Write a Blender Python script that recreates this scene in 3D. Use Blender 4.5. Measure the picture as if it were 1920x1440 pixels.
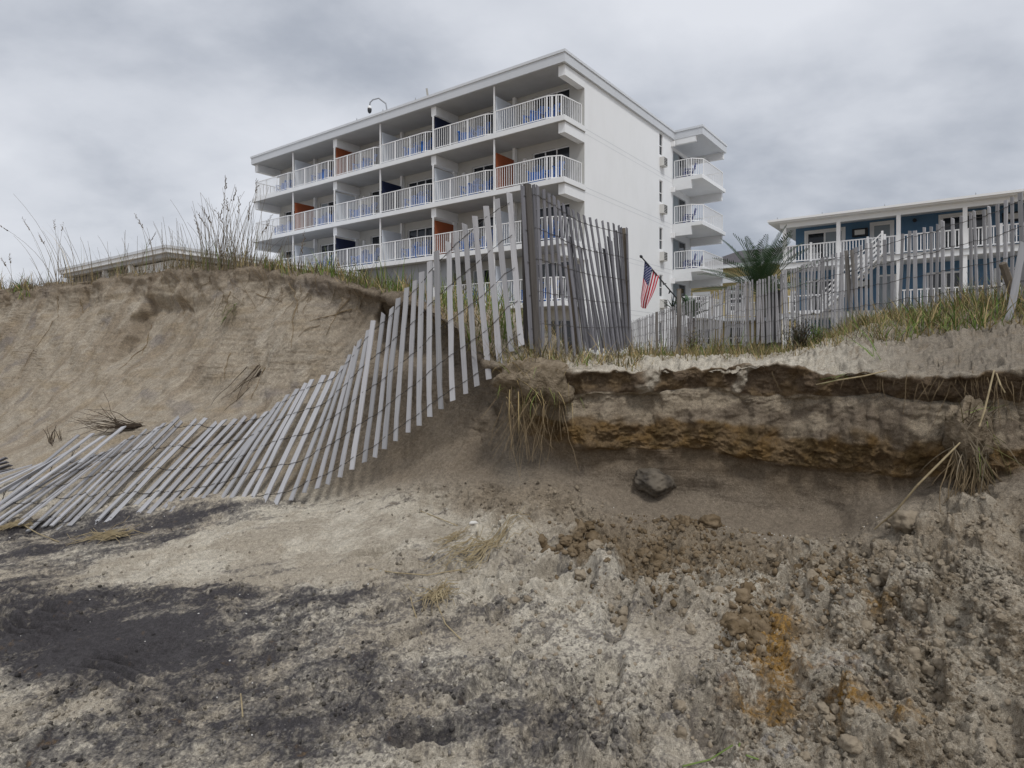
import bpy, bmesh, math, random
import numpy as np
from mathutils import Vector, Matrix, Euler
random.seed(7)
RNG = np.random.default_rng(11)
for o in list(bpy.data.objects): bpy.data.objects.remove(o)
SC = bpy.context.scene
COL = SC.collection
R = math.radians

# ------------------------------------------------------------------ camera, sky, sun, exposure
FPX, HEYE, YH = 1173.0, 1.5, 669.0          # focal length in photo pixels, eye height, horizon row
cd = bpy.data.cameras.new('camera'); cam = bpy.data.objects.new('camera', cd); COL.objects.link(cam)
cam.location = (0, 0, HEYE); cam.rotation_euler = (R(90), 0, 0)
cd.sensor_width = 36; cd.lens = 36 * FPX / 1920; cd.shift_y = -(720 - YH) / 1920
cd.clip_start = .05; cd.clip_end = 5000
SC.camera = cam
SUN_ELEV, SUN_AZ = 56.0, 158.0               # azimuth clockwise from +Y: behind the camera, a little to the left
w = bpy.data.worlds.new('World'); SC.world = w; w.use_nodes = True
def world():
    nt = w.node_tree; nt.nodes.clear(); N = nt.nodes.new; L = nt.links.new
    out = N('ShaderNodeOutputWorld')
    sky = N('ShaderNodeTexSky'); sky.sky_type = 'NISHITA'; sky.sun_disc = False
    sky.sun_elevation = R(SUN_ELEV); sky.sun_rotation = R(SUN_AZ); sky.air_density = 1.5; sky.dust_density = 3
    b1 = N('ShaderNodeBackground'); b1.inputs[1].default_value = .06; L(sky.outputs[0], b1.inputs[0])
    tc = N('ShaderNodeTexCoord'); sep = N('ShaderNodeSeparateXYZ'); L(tc.outputs['Generated'], sep.inputs[0])
    def mth(op, a, b=None, c=None):
        n = N('ShaderNodeMath'); n.operation = op
        for i, v in enumerate((a, b, c)):
            if v is None: continue
            if isinstance(v, (int, float)): n.inputs[i].default_value = v
            else: L(v, n.inputs[i])
        return n.outputs[0]
    zz = mth('ADD', mth('MAXIMUM', sep.outputs[2], 0.0), .36)
    cmb = N('ShaderNodeCombineXYZ')
    L(mth('DIVIDE', sep.outputs[0], zz), cmb.inputs[0]); L(mth('DIVIDE', sep.outputs[1], zz), cmb.inputs[1])
    def noise(scale, det, rough, dist, off):
        mp = N('ShaderNodeMapping'); mp.inputs['Location'].default_value = off; mp.inputs['Rotation'].default_value = (0, 0, R(24)); mp.inputs['Scale'].default_value = (.9, 1.05, 1)
        L(cmb.outputs[0], mp.inputs[0])
        n = N('ShaderNodeTexNoise'); n.inputs['Scale'].default_value = scale; n.inputs['Detail'].default_value = det
        n.inputs['Roughness'].default_value = rough; n.inputs['Distortion'].default_value = dist; L(mp.outputs[0], n.inputs[0])
        return n.outputs['Fac']
    n1 = noise(.95, 7, .50, .12, (3.1, 1.7, 0)); n2 = noise(2.6, 7, .52, .12, (8.3, 4.1, 2))
    f = mth('ADD', mth('MULTIPLY', n1, 1.05), mth('MULTIPLY', n2, .46)); f = mth('SUBTRACT', f, .235)
    f = mth('ADD', f, mth('MULTIPLY', mth('SUBTRACT', sep.outputs[2], .25), .30))
    cr = N('ShaderNodeValToRGB'); L(f, cr.inputs[0])
    e = cr.color_ramp.elements
    e[0].position = .30; e[0].color = (.32, .355, .43, 1)
    e[1].position = .66; e[1].color = (.80, .825, .885, 1)
    m1 = e.new(.42); m1.color = (.46, .495, .565, 1)
    m2 = e.new(.53); m2.color = (.66, .69, .755, 1)
    b2 = N('ShaderNodeBackground'); L(cr.outputs[0], b2.inputs[0]); b2.inputs[1].default_value = .90
    mx = N('ShaderNodeMixShader'); mx.inputs[0].default_value = .92; L(b1.outputs[0], mx.inputs[1]); L(b2.outputs[0], mx.inputs[2])
    L(mx.outputs[0], out.inputs[0])
world()
sl = bpy.data.lights.new('sun', 'SUN'); sl.energy = 1.5; sl.angle = R(11); sl.color = (1, .99, .97)
so = bpy.data.objects.new('sun', sl); COL.objects.link(so)
_d = Vector((math.sin(R(SUN_AZ)) * math.cos(R(SUN_ELEV)), math.cos(R(SUN_AZ)) * math.cos(R(SUN_ELEV)), math.sin(R(SUN_ELEV))))
so.rotation_euler = _d.to_track_quat('Z', 'Y').to_euler(); so.location = (0, 0, 30)
vs = SC.view_settings; vs.view_transform = 'Standard'; vs.look = 'None'; vs.exposure = .14; vs.gamma = 1; vs.use_curve_mapping = False
SC.render.engine = 'CYCLES'; SC.cycles.use_denoising = True; SC.cycles.max_bounces = 6; SC.cycles.diffuse_bounces = 3

# ------------------------------------------------------------------ helpers
def at(px, py, Y): return Vector(((px - 960) / FPX * Y, Y, HEYE - (py - YH) / FPX * Y))
def tag(o, label=None, cat=None, group=None, kind=None):
    for k, v in (('label', label), ('category', cat), ('group', group), ('kind', kind)):
        if v: o[k] = v
    return o
def empty(name, loc=(0, 0, 0), rz=0):
    o = bpy.data.objects.new(name, None); COL.objects.link(o); o.location = loc; o.rotation_euler = (0, 0, rz); o.empty_display_size = .2; return o
def link(name, me, mat=None, parent=None, smooth=False):
    o = bpy.data.objects.new(name, me); COL.objects.link(o)
    if mat and len(me.materials) == 0:
        for m in (mat if isinstance(mat, (list, tuple)) else [mat]): me.materials.append(m)
    if smooth: me.shade_smooth()
    if parent: o.parent = parent
    return o
class MB:
    """collects shapes and links them as ONE mesh object"""
    def __init__(s): s.v = []; s.f = []; s.n = 0
    def add(s, vs, fs):
        s.v.extend([tuple(p) for p in vs]); s.f.extend([tuple(i + s.n for i in f) for f in fs]); s.n += len(vs); return s
    def box(s, x0, x1, y0, y1, z0, z1, M=None):
        P = [Vector((x, y, z)) for z in (z0, z1) for y in (y0, y1) for x in (x0, x1)]
        if M is not None: P = [M @ p for p in P]
        return s.add(P, [(0, 2, 3, 1), (4, 5, 7, 6), (0, 1, 5, 4), (2, 6, 7, 3), (0, 4, 6, 2), (1, 3, 7, 5)])
    def bar(s, a, b, wd, th=None, up=(0, 0, 1)):
        a, b = Vector(a), Vector(b); th = th or wd; d = (b - a); 
        if d.length < 1e-6: return s
        z = d.normalized(); u = Vector(up)
        if abs(z.dot(u)) > .98: u = Vector((1, 0, 0))
        x = u.cross(z).normalized(); y = z.cross(x)
        P = []
        for c in (a, b):
            for sx, sy in ((-1, -1), (1, -1), (1, 1), (-1, 1)): P.append(c + x * sx * wd / 2 + y * sy * th / 2)
        return s.add(P, [(0, 3, 2, 1), (4, 5, 6, 7), (0, 1, 5, 4), (1, 2, 6, 5), (2, 3, 7, 6), (3, 0, 4, 7)])
    def tube(s, pts, r, n=5, cap=True):
        pts = [Vector(p) for p in pts]; k = len(pts)
        rs = r if isinstance(r, (list, tuple, np.ndarray)) else [r] * k
        P, F = [], []; x = None
        for i, p in enumerate(pts):
            t = (pts[min(i + 1, k - 1)] - pts[max(i - 1, 0)]).normalized()
            if x is None: x = t.orthogonal().normalized()
            else:
                x = x - t * x.dot(t); x = x.normalized() if x.length > 1e-6 else t.orthogonal().normalized()
            y = t.cross(x)
            for j in range(n):
                a = 2 * math.pi * j / n; P.append(p + (x * math.cos(a) + y * math.sin(a)) * rs[i])
        for i in range(k - 1):
            for j in range(n):
                j2 = (j + 1) % n; F.append((i * n + j, i * n + j2, (i + 1) * n + j2, (i + 1) * n + j))
        if cap: F.append(tuple(range(n - 1, -1, -1))); F.append(tuple(range((k - 1) * n, k * n)))
        return s.add(P, F)
    def mesh(s, name):
        me = bpy.data.meshes.new(name); me.from_pydata(s.v, [], s.f); me.update(); return me
    def build(s, name, mat=None, parent=None, smooth=False): return link(name, s.mesh(name), mat, parent, smooth)
def np_mesh(name, V, F):
    """V (n,3), F (m,k) numpy -> mesh, fast"""
    me = bpy.data.meshes.new(name); k = F.shape[1]
    me.vertices.add(len(V)); me.vertices.foreach_set('co', np.ascontiguousarray(V, dtype=np.float32).ravel())
    me.loops.add(F.size); me.loops.foreach_set('vertex_index', np.ascontiguousarray(F, dtype=np.int32).ravel())
    me.polygons.add(len(F)); me.polygons.foreach_set('loop_start', np.arange(0, F.size, k, dtype=np.int32))
    me.update(calc_edges=True); return me
def set_col(me, C, name='alb'):
    a = me.color_attributes.new(name, 'FLOAT_COLOR', 'POINT')
    C4 = np.ones((len(C), 4), np.float32); C4[:, :3] = C; a.data.foreach_set('color', C4.ravel())
def smooth01(x, a, b):
    t = np.clip((x - a) / (b - a), 0, 1); return t * t * (3 - 2 * t)
_perm = np.random.default_rng(5).permutation(256).astype(np.int32); _perm = np.concatenate([_perm, _perm, _perm])
_g3 = np.random.default_rng(6).normal(size=(256, 3)).astype(np.float32); _g3 /= np.linalg.norm(_g3, axis=1)[:, None]
_g2 = np.stack([np.cos(np.arange(256) * 2.399), np.sin(np.arange(256) * 2.399)], 1).astype(np.float32)
def perlin2(x, y, seed=0):
    x = np.asarray(x, np.float32) + seed * 17.13; y = np.asarray(y, np.float32) + seed * 9.71
    xi = np.floor(x); yi = np.floor(y); fx = x - xi; fy = y - yi; xi = xi.astype(np.int32) & 255; yi = yi.astype(np.int32) & 255
    u = fx * fx * fx * (fx * (fx * 6 - 15) + 10); v = fy * fy * fy * (fy * (fy * 6 - 15) + 10)
    def g(ix, iy, dx, dy):
        k = _perm[(_perm[ix & 255] + iy) & 255]; return _g2[k, 0] * dx + _g2[k, 1] * dy
    a = g(xi, yi, fx, fy); b = g(xi + 1, yi, fx - 1, fy); c = g(xi, yi + 1, fx, fy - 1); d = g(xi + 1, yi + 1, fx - 1, fy - 1)
    return ((a + (b - a) * u) * (1 - v) + (c + (d - c) * u) * v) * 1.5
def perlin3(x, y, z, seed=0):
    x = np.asarray(x, np.float32) + seed * 17.13; y = np.asarray(y, np.float32) + seed * 9.71; z = np.asarray(z, np.float32) + seed * 5.3
    xi = np.floor(x); yi = np.floor(y); zi = np.floor(z); fx = x - xi; fy = y - yi; fz = z - zi
    xi = xi.astype(np.int32); yi = yi.astype(np.int32); zi = zi.astype(np.int32)
    u = fx * fx * (3 - 2 * fx); v = fy * fy * (3 - 2 * fy); ww = fz * fz * (3 - 2 * fz); r = 0
    for dx in (0, 1):
        for dy in (0, 1):
            for dz in (0, 1):
                k = _perm[(_perm[(_perm[(xi + dx) & 255] + yi + dy) & 255] + zi + dz) & 255]
                gv = _g3[k, 0] * (fx - dx) + _g3[k, 1] * (fy - dy) + _g3[k, 2] * (fz - dz)
                r = r + gv * (u if dx else 1 - u) * (v if dy else 1 - v) * (ww if dz else 1 - ww)
    return r * 1.5
def fbm2(x, y, oct=4, seed=0, gain=.5, lac=2.03):
    a = 1.; r = 0; s = 0
    for i in range(oct): r = r + a * perlin2(x, y, seed + i * 3); s += a; a *= gain; x = x * lac; y = y * lac
    return r / s
def fbm3(x, y, z, oct=4, seed=0, gain=.5, lac=2.03):
    a = 1.; r = 0; s = 0
    for i in range(oct): r = r + a * perlin3(x, y, z, seed + i * 3); s += a; a *= gain; x = x * lac; y = y * lac; z = z * lac
    return r / s
def clumps2(x, y, seed=0, rad=.62, pw=2.0):
    """rounded lumps, one per cell, of random height"""
    x = np.asarray(x, np.float32) + seed * 13.7; y = np.asarray(y, np.float32) + seed * 7.9
    xi = np.floor(x).astype(np.int32); yi = np.floor(y).astype(np.int32); best = np.zeros_like(x)
    for dx in (-1, 0, 1):
        for dy in (-1, 0, 1):
            cx = xi + dx; cy = yi + dy; k = _perm[(_perm[cx & 255] + cy) & 255]; k2 = _perm[k + 37]; k3 = _perm[k + 91]
            d2 = (cx + k / 255. - x) ** 2 + (cy + k2 / 255. - y) ** 2
            h = (k3 / 255.) ** pw; rr = rad * (.45 + .55 * k3 / 255.)
            q = np.maximum(0, 1 - d2 / (rr * rr)); best = np.maximum(best, h * q * (1.6 - .6 * q))
    return best.astype(np.float32)
def pchip(xk, Yk, x):
    """monotone cubic through (xk, Yk[:, k]) along axis 0, evaluated at x"""
    h = np.diff(xk); d = np.diff(Yk, axis=0) / h[:, None]; m = np.zeros_like(Yk)
    w1 = 2 * h[1:] + h[:-1]; w2 = h[1:] + 2 * h[:-1]
    p = d[1:] * d[:-1]; ok = p > 0
    with np.errstate(divide='ignore', invalid='ignore'):
        hm = (w1 + w2)[:, None] / (w1[:, None] / d[:-1] + w2[:, None] / d[1:])
    m[1:-1] = np.where(ok, hm, 0); m[0] = d[0]; m[-1] = d[-1]
    i = np.clip(np.searchsorted(xk, x) - 1, 0, len(h) - 1); t = ((x - xk[i]) / h[i])[:, None]; H = h[i][:, None]
    return (1 + 2 * t) * (1 - t) ** 2 * Yk[i] + t * (1 - t) ** 2 * H * m[i] + t * t * (3 - 2 * t) * Yk[i + 1] + t * t * (t - 1) * H * m[i + 1]

# ------------------------------------------------------------------ materials
MATS = {}
def mat(name, col, rough=.8, spec=.3, var=0, scale=8, stretch=None, bump=0, bscale=None, col2=None, rnd=0, metal=0, lo=.35, hi=.65, attr=None, coord='Object', trans=0):
    m = bpy.data.materials.new(name); m.use_nodes = True; nt = m.node_tree; N = nt.nodes.new; L = nt.links.new
    b = nt.nodes['Principled BSDF']; b.inputs['Roughness'].default_value = rough; b.inputs['Specular IOR Level'].default_value = spec; b.inputs['Metallic'].default_value = metal
    tc = N('ShaderNodeTexCoord'); mp = N('ShaderNodeMapping'); L(tc.outputs[coord], mp.inputs[0])
    if stretch: mp.inputs['Scale'].default_value = stretch
    oi = N('ShaderNodeObjectInfo')
    ad = N('ShaderNodeVectorMath'); ad.operation = 'MULTIPLY_ADD'; L(oi.outputs['Random'], ad.inputs[0]); ad.inputs[1].default_value = (37, 19, 53); L(mp.outputs[0], ad.inputs[2])
    nz = N('ShaderNodeTexNoise'); nz.inputs['Scale'].default_value = scale; nz.inputs['Detail'].default_value = 5; nz.inputs['Roughness'].default_value = .6; L(ad.outputs[0], nz.inputs[0])
    if attr:
        at_ = N('ShaderNodeAttribute'); at_.attribute_name = attr; src = at_.outputs['Color']
    else:
        mx = N('ShaderNodeMix'); mx.data_type = 'RGBA'; mx.inputs[6].default_value = (*col, 1); mx.inputs[7].default_value = (*(col2 or col), 1)
        mr = N('ShaderNodeMapRange'); mr.inputs['From Min'].default_value = lo; mr.inputs['From Max'].default_value = hi; L(nz.outputs['Fac'], mr.inputs['Value'])
        L(mr.outputs[0], mx.inputs[0]); src = mx.outputs[2]
    if var or rnd:
        hs = N('ShaderNodeHueSaturation'); L(src, hs.inputs['Color'])
        a = N('ShaderNodeMath'); a.operation = 'MULTIPLY_ADD'; L(nz.outputs['Fac'], a.inputs[0]); a.inputs[1].default_value = var * 2; a.inputs[2].default_value = 1 - var
        c = N('ShaderNodeMath'); c.operation = 'MULTIPLY_ADD'; L(oi.outputs['Random'], c.inputs[0]); c.inputs[1].default_value = rnd * 2; c.inputs[2].default_value = 1 - rnd
        d = N('ShaderNodeMath'); d.operation = 'MULTIPLY'; L(a.outputs[0], d.inputs[0]); L(c.outputs[0], d.inputs[1]); L(d.outputs[0], hs.inputs['Value']); src = hs.outputs[0]
    L(src, b.inputs['Base Color'])
    if bump:
        bn = N('ShaderNodeBump'); bn.inputs['Strength'].default_value = 1; bn.inputs['Distance'].default_value = bump
        n2 = N('ShaderNodeTexNoise'); n2.inputs['Scale'].default_value = bscale or scale * 3; n2.inputs['Detail'].default_value = 4; L(ad.outputs[0], n2.inputs[0])
        L(n2.outputs['Fac'], bn.inputs['Height']); L(bn.outputs[0], b.inputs['Normal'])
    if trans:
        b.inputs['Subsurface Weight'].default_value = 0
    MATS[name] = m; return m
def sand_material():
    m = bpy.data.materials.new('sand'); m.use_nodes = True; nt = m.node_tree; N = nt.nodes.new; L = nt.links.new
    b = nt.nodes['Principled BSDF']; b.inputs['Roughness'].default_value = .95; b.inputs['Specular IOR Level'].default_value = .12
    at_ = N('ShaderNodeAttribute'); at_.attribute_name = 'alb'; tc = N('ShaderNodeTexCoord')
    def nz(scale, det, rough=.6):
        n = N('ShaderNodeTexNoise'); n.inputs['Scale'].default_value = scale; n.inputs['Detail'].default_value = det; n.inputs['Roughness'].default_value = rough; L(tc.outputs['Object'], n.inputs[0]); return n.outputs['Fac']
    g1 = nz(230, 3, .8); g2 = nz(38, 6, .75)
    mr = N('ShaderNodeMapRange'); mr.inputs[1].default_value = .3; mr.inputs[2].default_value = .7; mr.inputs[3].default_value = .42; mr.inputs[4].default_value = 1.58; L(g1, mr.inputs[0])
    m2 = N('ShaderNodeMapRange'); m2.inputs[1].default_value = .3; m2.inputs[2].default_value = .7; m2.inputs[3].default_value = .72; m2.inputs[4].default_value = 1.28; L(g2, m2.inputs[0])
    mu = N('ShaderNodeMath'); mu.operation = 'MULTIPLY'; L(mr.outputs[0], mu.inputs[0]); L(m2.outputs[0], mu.inputs[1])
    hs = N('ShaderNodeHueSaturation'); L(at_.outputs['Color'], hs.inputs['Color']); L(mu.outputs[0], hs.inputs['Value'])
    L(hs.outputs[0], b.inputs['Base Color'])
    ad = N('ShaderNodeMath'); ad.operation = 'MULTIPLY_ADD'; L(g1, ad.inputs[0]); ad.inputs[1].default_value = .35; L(g2, ad.inputs[2])
    bn = N('ShaderNodeBump'); bn.inputs['Strength'].default_value = 1; bn.inputs['Distance'].default_value = .017; L(ad.outputs[0], bn.inputs['Height']); L(bn.outputs[0], b.inputs['Normal'])
    MATS['sand'] = m; return m
SAND = sand_material()
# ------------------------------------------------------------------ the sand: beach, eroded dune and bank as one fine grid
# per column: px, beach [(row, z)...4], face [(row, distance)...10 from foot to the back of the lip], inland [(distance, z)...2]
COLS = [
 (-560, [(1440, 0), (1250, .04), (1100, .08), (800, .2)], [(712, 36), (704, 37.5), (697, 39), (690, 40), (683, 41), (676, 42), (668, 43), (659, 44), (646, 45), (641, 45.5)], [(60, 2.4), (90, 1.4)]),
 (-300, [(1440, 0), (1250, .04), (1100, .09), (850, .25)], [(762, 15.2), (735, 16.5), (715, 17.4), (695, 18), (675, 18.5), (657, 19), (640, 19.4), (622, 19.8), (609, 20.1), (603, 20.4)], [(28, 2.4), (60, 1.4)]),
 (0, [(1440, 0), (1250, .05), (1100, .12), (985, .234)], [(870, 6.2), (820, 7.6), (775, 8.5), (730, 9.2), (690, 9.6), (650, 9.95), (615, 10.25), (585, 10.5), (556, 10.75), (545, 10.95)], [(15, 2.5), (40, 1.4)]),
 (200, [(1440, 0), (1250, .05), (1100, .13), (985, .262)], [(900, 5.15), (830, 5.85), (790, 6.5), (745, 7.1), (700, 7.6), (650, 8.0), (610, 8.3), (570, 8.58), (531, 8.78), (523, 8.95)], [(13, 2.4), (40, 1.4)]),
 (400, [(1440, 0), (1250, .05), (1100, .15), (975, .30)], [(890, 5.08), (830, 5.45), (785, 5.8), (735, 6.2), (690, 6.42), (650, 6.6), (600, 6.85), (550, 7.05), (508, 7.25), (499, 7.45)], [(12, 2.3), (38, 1.4)]),
 (600, [(1440, 0), (1250, .06), (1100, .18), (960, .33)], [(915, 5.05), (860, 5.3), (800, 5.5), (745, 5.65), (700, 5.75), (650, 5.88), (600, 6.03), (560, 6.12), (527, 6.17), (517, 6.4)], [(11, 2.2), (36, 1.4)]),
 (700, [(1440, 0), (1250, .07), (1100, .19), (960, .375)], [(912, 4.9), (850, 5.2), (790, 5.4), (740, 5.52), (700, 5.6), (650, 5.7), (605, 5.8), (570, 5.84), (549, 5.76), (538, 5.95)], [(10.5, 2.1), (34, 1.35)]),
 (780, [(1440, 0), (1250, .08), (1100, .20), (958, .40)], [(905, 4.78), (850, 5.05), (800, 5.24), (750, 5.38), (710, 5.46), (670, 5.56), (630, 5.66), (592, 5.7), (573, 5.47), (560, 5.7)], [(10, 2.0), (32, 1.35)]),
 (860, [(1440, 0), (1250, .08), (1100, .22), (958, .42)], [(905, 4.62), (855, 4.88), (810, 5.04), (765, 5.18), (730, 5.24), (700, 5.3), (665, 5.36), (636, 5.38), (619, 5.18), (603, 5.5)], [(7.5, 2.12), (30, 1.35)]),
 (920, [(1440, 0), (1250, .09), (1100, .23), (955, .45)], [(905, 4.5), (860, 4.7), (820, 4.82), (780, 4.88), (755, 4.9), (735, 4.92), (715, 4.92), (697, 4.88), (681, 4.72), (661, 4.85)], [(7.5, 2.05), (28, 1.35)]),
 (1000, [(1440, 0), (1250, .10), (1100, .25), (965, .48)], [(905, 4.35), (870, 4.58), (830, 4.68), (800, 4.68), (780, 4.68), (760, 4.69), (742, 4.68), (722, 4.62), (690, 4.27), (663, 4.62)], [(7.5, 1.95), (28, 1.35)]),
 (1080, [(1440, 0), (1250, .11), (1100, .27), (990, .40)], [(925, 4.27), (880, 4.32), (842, 4.29), (822, 4.25), (796, 4.24), (755, 4.285), (739, 4.28), (712, 4.238), (695, 4.22), (673, 5.0)], [(7.5, 1.56), (28, 1.35)]),
 (1130, [(1440, 0), (1250, .11), (1100, .28), (1010, .37)], [(950, 4.15), (900, 4.3), (846, 4.27), (833, 4.23), (797, 4.22), (748, 4.265), (736, 4.26), (711, 4.218), (696, 4.2), (673, 5.0)], [(9, 1.525), (28, 1.35)]),
 (1200, [(1440, 0), (1250, .12), (1100, .29), (1040, .345)], [(975, 4.05), (915, 4.3), (849, 4.27), (836, 4.23), (798, 4.22), (746, 4.265), (735, 4.26), (707, 4.218), (694, 4.2), (673, 5.0)], [(9, 1.525), (28, 1.35)]),
 (1320, [(1440, 0), (1250, .13), (1100, .31), (1060, .34)], [(990, 3.98), (925, 4.22), (853, 4.19), (838, 4.15), (806, 4.14), (742, 4.185), (731, 4.18), (703, 4.138), (689, 4.12), (673, 5.0)], [(9.5, 1.525), (28, 1.35)]),
 (1450, [(1440, .0), (1250, .15), (1100, .30), (1070, .32)], [(1010, 3.85), (950, 4.1), (879, 4.09), (864, 4.05), (822, 4.04), (750, 4.085), (738, 4.08), (701, 4.038), (684, 4.02), (668, 5.0)], [(9.5, 1.525), (28, 1.4)]),
 (1560, [(1440, .02), (1250, .17), (1100, .34), (1075, .36)], [(1015, 3.7), (955, 3.95), (891, 3.95), (872, 3.91), (832, 3.9), (748, 3.945), (738, 3.94), (708, 3.898), (694, 3.88), (648, 5.4)], [(9.5, 1.75), (28, 1.4)]),
 (1650, [(1440, .05), (1250, .2), (1100, .39), (1080, .414)], [(985, 3.55), (945, 3.72), (901, 3.79), (882, 3.75), (842, 3.74), (752, 3.785), (742, 3.78), (716, 3.738), (699, 3.72), (637, 5.2)], [(8.6, 1.95), (28, 1.4)]),
 (1750, [(1440, .08), (1250, .24), (1100, .44), (1080, .466)], [(930, 3.5), (915, 3.58), (901, 3.6), (888, 3.58), (850, 3.57), (760, 3.615), (750, 3.615), (718, 3.57), (702, 3.55), (623, 5.2)], [(8.2, 2.05), (28, 1.4)]),
 (1830, [(1440, .1), (1250, .27), (1100, .48), (1080, .50)], [(920, 3.38), (908, 3.45), (896, 3.47), (880, 3.45), (850, 3.44), (765, 3.485), (752, 3.485), (716, 3.44), (700, 3.42), (610, 5.2)], [(8.2, 2.15), (28, 1.4)]),
 (1920, [(1440, .12), (1250, .3), (1100, .52), (1080, .536)], [(905, 3.25), (895, 3.3), (883, 3.35), (870, 3.33), (845, 3.32), (765, 3.365), (752, 3.365), (714, 3.32), (690, 3.3), (600, 5.2)], [(8.2, 2.22), (28, 1.4)]),
 (2200, [(1440, .15), (1250, .33), (1110, .52), (1085, .54)], [(920, 2.95), (908, 3.0), (895, 3.05), (880, 3.03), (850, 3.02), (768, 3.065), (755, 3.065), (718, 3.02), (690, 3.0), (605, 4.6)], [(8, 2.4), (28, 1.4)]),
 (2700, [(1440, .15), (1250, .33), (1130, .5), (1100, .53)], [(930, 2.55), (915, 2.6), (900, 2.65), (885, 2.63), (855, 2.62), (772, 2.665), (758, 2.665), (720, 2.62), (690, 2.6), (610, 4.2)], [(8, 2.3), (28, 1.4)]),
]
def terrain_base():
    cp = np.array([c[0] for c in COLS], float); nf = 18
    PYk = np.zeros((len(cp), nf)); IYk = np.zeros((len(cp), nf))
    for i, (px, beach, face, inl) in enumerate(COLS):
        row = [(None, .55, -.75), (None, .95, -.14)]
        for py, z in beach: row.append((py, (HEYE - z) * FPX / (py - YH), z))
        for py, Y in face: row.append((py, Y, None))
        for Y, z in inl: row.append((None, Y, z))
        for k, (py, Y, z) in enumerate(row):
            if py is None: py = YH + (HEYE - z) * FPX / Y
            PYk[i, k] = py; IYk[i, k] = 1 / Y
    edge = np.concatenate([np.linspace(-560, -40, 90)[:-1], np.linspace(-40, 1960, 910)[:-1], np.linspace(1960, 2700, 60)])
    P = pchip(cp, PYk, edge); I = pchip(cp, IYk, edge)
    # gentle wobble of the layers
    for k in range(8, 17):
        a = (3.2 if k >= 12 else 4.0) * smooth01(edge, 900, 1100) + .8
        P[:, k] += a * (perlin2(edge / 95., edge * 0 + k * 3.1, 2) + .6 * perlin2(edge / 31., edge * 0 + k * 5.1, 3))
        if k < 16: I[:, k] *= 1 - .012 * perlin2(edge / 70., edge * 0 + k * 2.3, 4) - .007 * perlin2(edge / 24., edge * 0 + k * 1.7, 5)
    if True:
        sh_ = smooth01(edge, 930, 1080) * (6.5 * perlin2(edge / 46., edge * 0 + 3, 8) + 4.5 * perlin2(edge / 19., edge * 0 + 5, 9) + 1.5 * perlin2(edge / 8., edge * 0 + 7, 10))
        P[:, 13] += sh_; P[:, 14] += sh_ * .9
        wv_ = smooth01(edge, 1090, 1180); P[:, 11] += wv_ * (11 * perlin2(edge / 120., edge * 0 + 8, 16) + 6 * perlin2(edge / 38., edge * 0 + 6, 17)); P[:, 12] += wv_ * (9 * perlin2(edge / 120., edge * 0 + 8, 16) + 5 * perlin2(edge / 38., edge * 0 + 6, 17)); P[:, 10] += wv_ * 5 * perlin2(edge / 55., edge * 0 + 3, 18); P[:, 9] += wv_ * 5 * perlin2(edge / 48., edge * 0 + 2, 19)
        blk_ = smooth01(edge, 1080, 1120)                         # pieces of the bank broken off to different depths
        st_ = lambda q, a: smooth01(q, a, a + .3)
        q_ = perlin2(edge / 88., edge * 0 + 1, 12) + .45 * perlin2(edge / 33., edge * 0 + 2, 13)
        ret = .014 * st_(q_, .05) + .014 * st_(q_, .35) - .012 * st_(-q_, .12)
        for k, wgt in ((9, .5), (10, 1.), (11, 1.), (12, .5), (13, -.3), (14, -.4)): I[:, k] *= 1 - blk_ * ret * wgt / 4.1 * 1.0
    nr = [6, 80, 190, 165, 120, 66, 42, 46, 30, 34, 44, 26, 28, 28, 34, 40, 16]
    t = np.concatenate([k + (lambda u: 1 - (1 - u) ** 2.3 if k == 1 else u)(np.arange(n) / n) for k, n in enumerate(nr)] + [[17.]])
    Yk = 1 / I; Zk = HEYE - (P - YH) / FPX * Yk
    kk = np.arange(nf, dtype=float)
    Y = pchip(kk, Yk.T, t); Z = pchip(kk, Zk.T, t)           # rows x cols
    X = (edge[None, :] - 960) / FPX * Y
    return edge, t, X, Y, Z
EDGE, TROW, TX, TY, TZ = terrain_base()
nR, nC = TX.shape
TPY = YH + (HEYE - TZ) * FPX / TY                             # row in the photo of every grid point
TPX = np.broadcast_to(EDGE[None, :], TX.shape)
TT = np.broadcast_to(TROW[:, None], TX.shape)
def ground_near(px, py, tmax=6.5, tmin=1.0):
    """undisplaced sand point seen at a photo pixel, as a grid index"""
    c = int(np.argmin(abs(EDGE - px))); ok = (TROW <= tmax) & (TROW >= tmin)
    i = np.where(ok)[0]; r = i[np.argmin(abs(TPY[i, c] - py))]; return r, c
def blob(px, py, rx, ry, rot=0, soft=1.0):
    dx = WPX - px; dy = WPY - py; c, s = math.cos(R(rot)), math.sin(R(rot))
    q = ((dx * c + dy * s) / rx) ** 2 + ((-dx * s + dy * c) / ry) ** 2
    return np.exp(-q * q * soft).astype(np.float32) if soft == 1.0 else np.exp(-q).astype(np.float32)
X, Y, Z = TX.astype(np.float32), TY.astype(np.float32), TZ.astype(np.float32)
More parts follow.
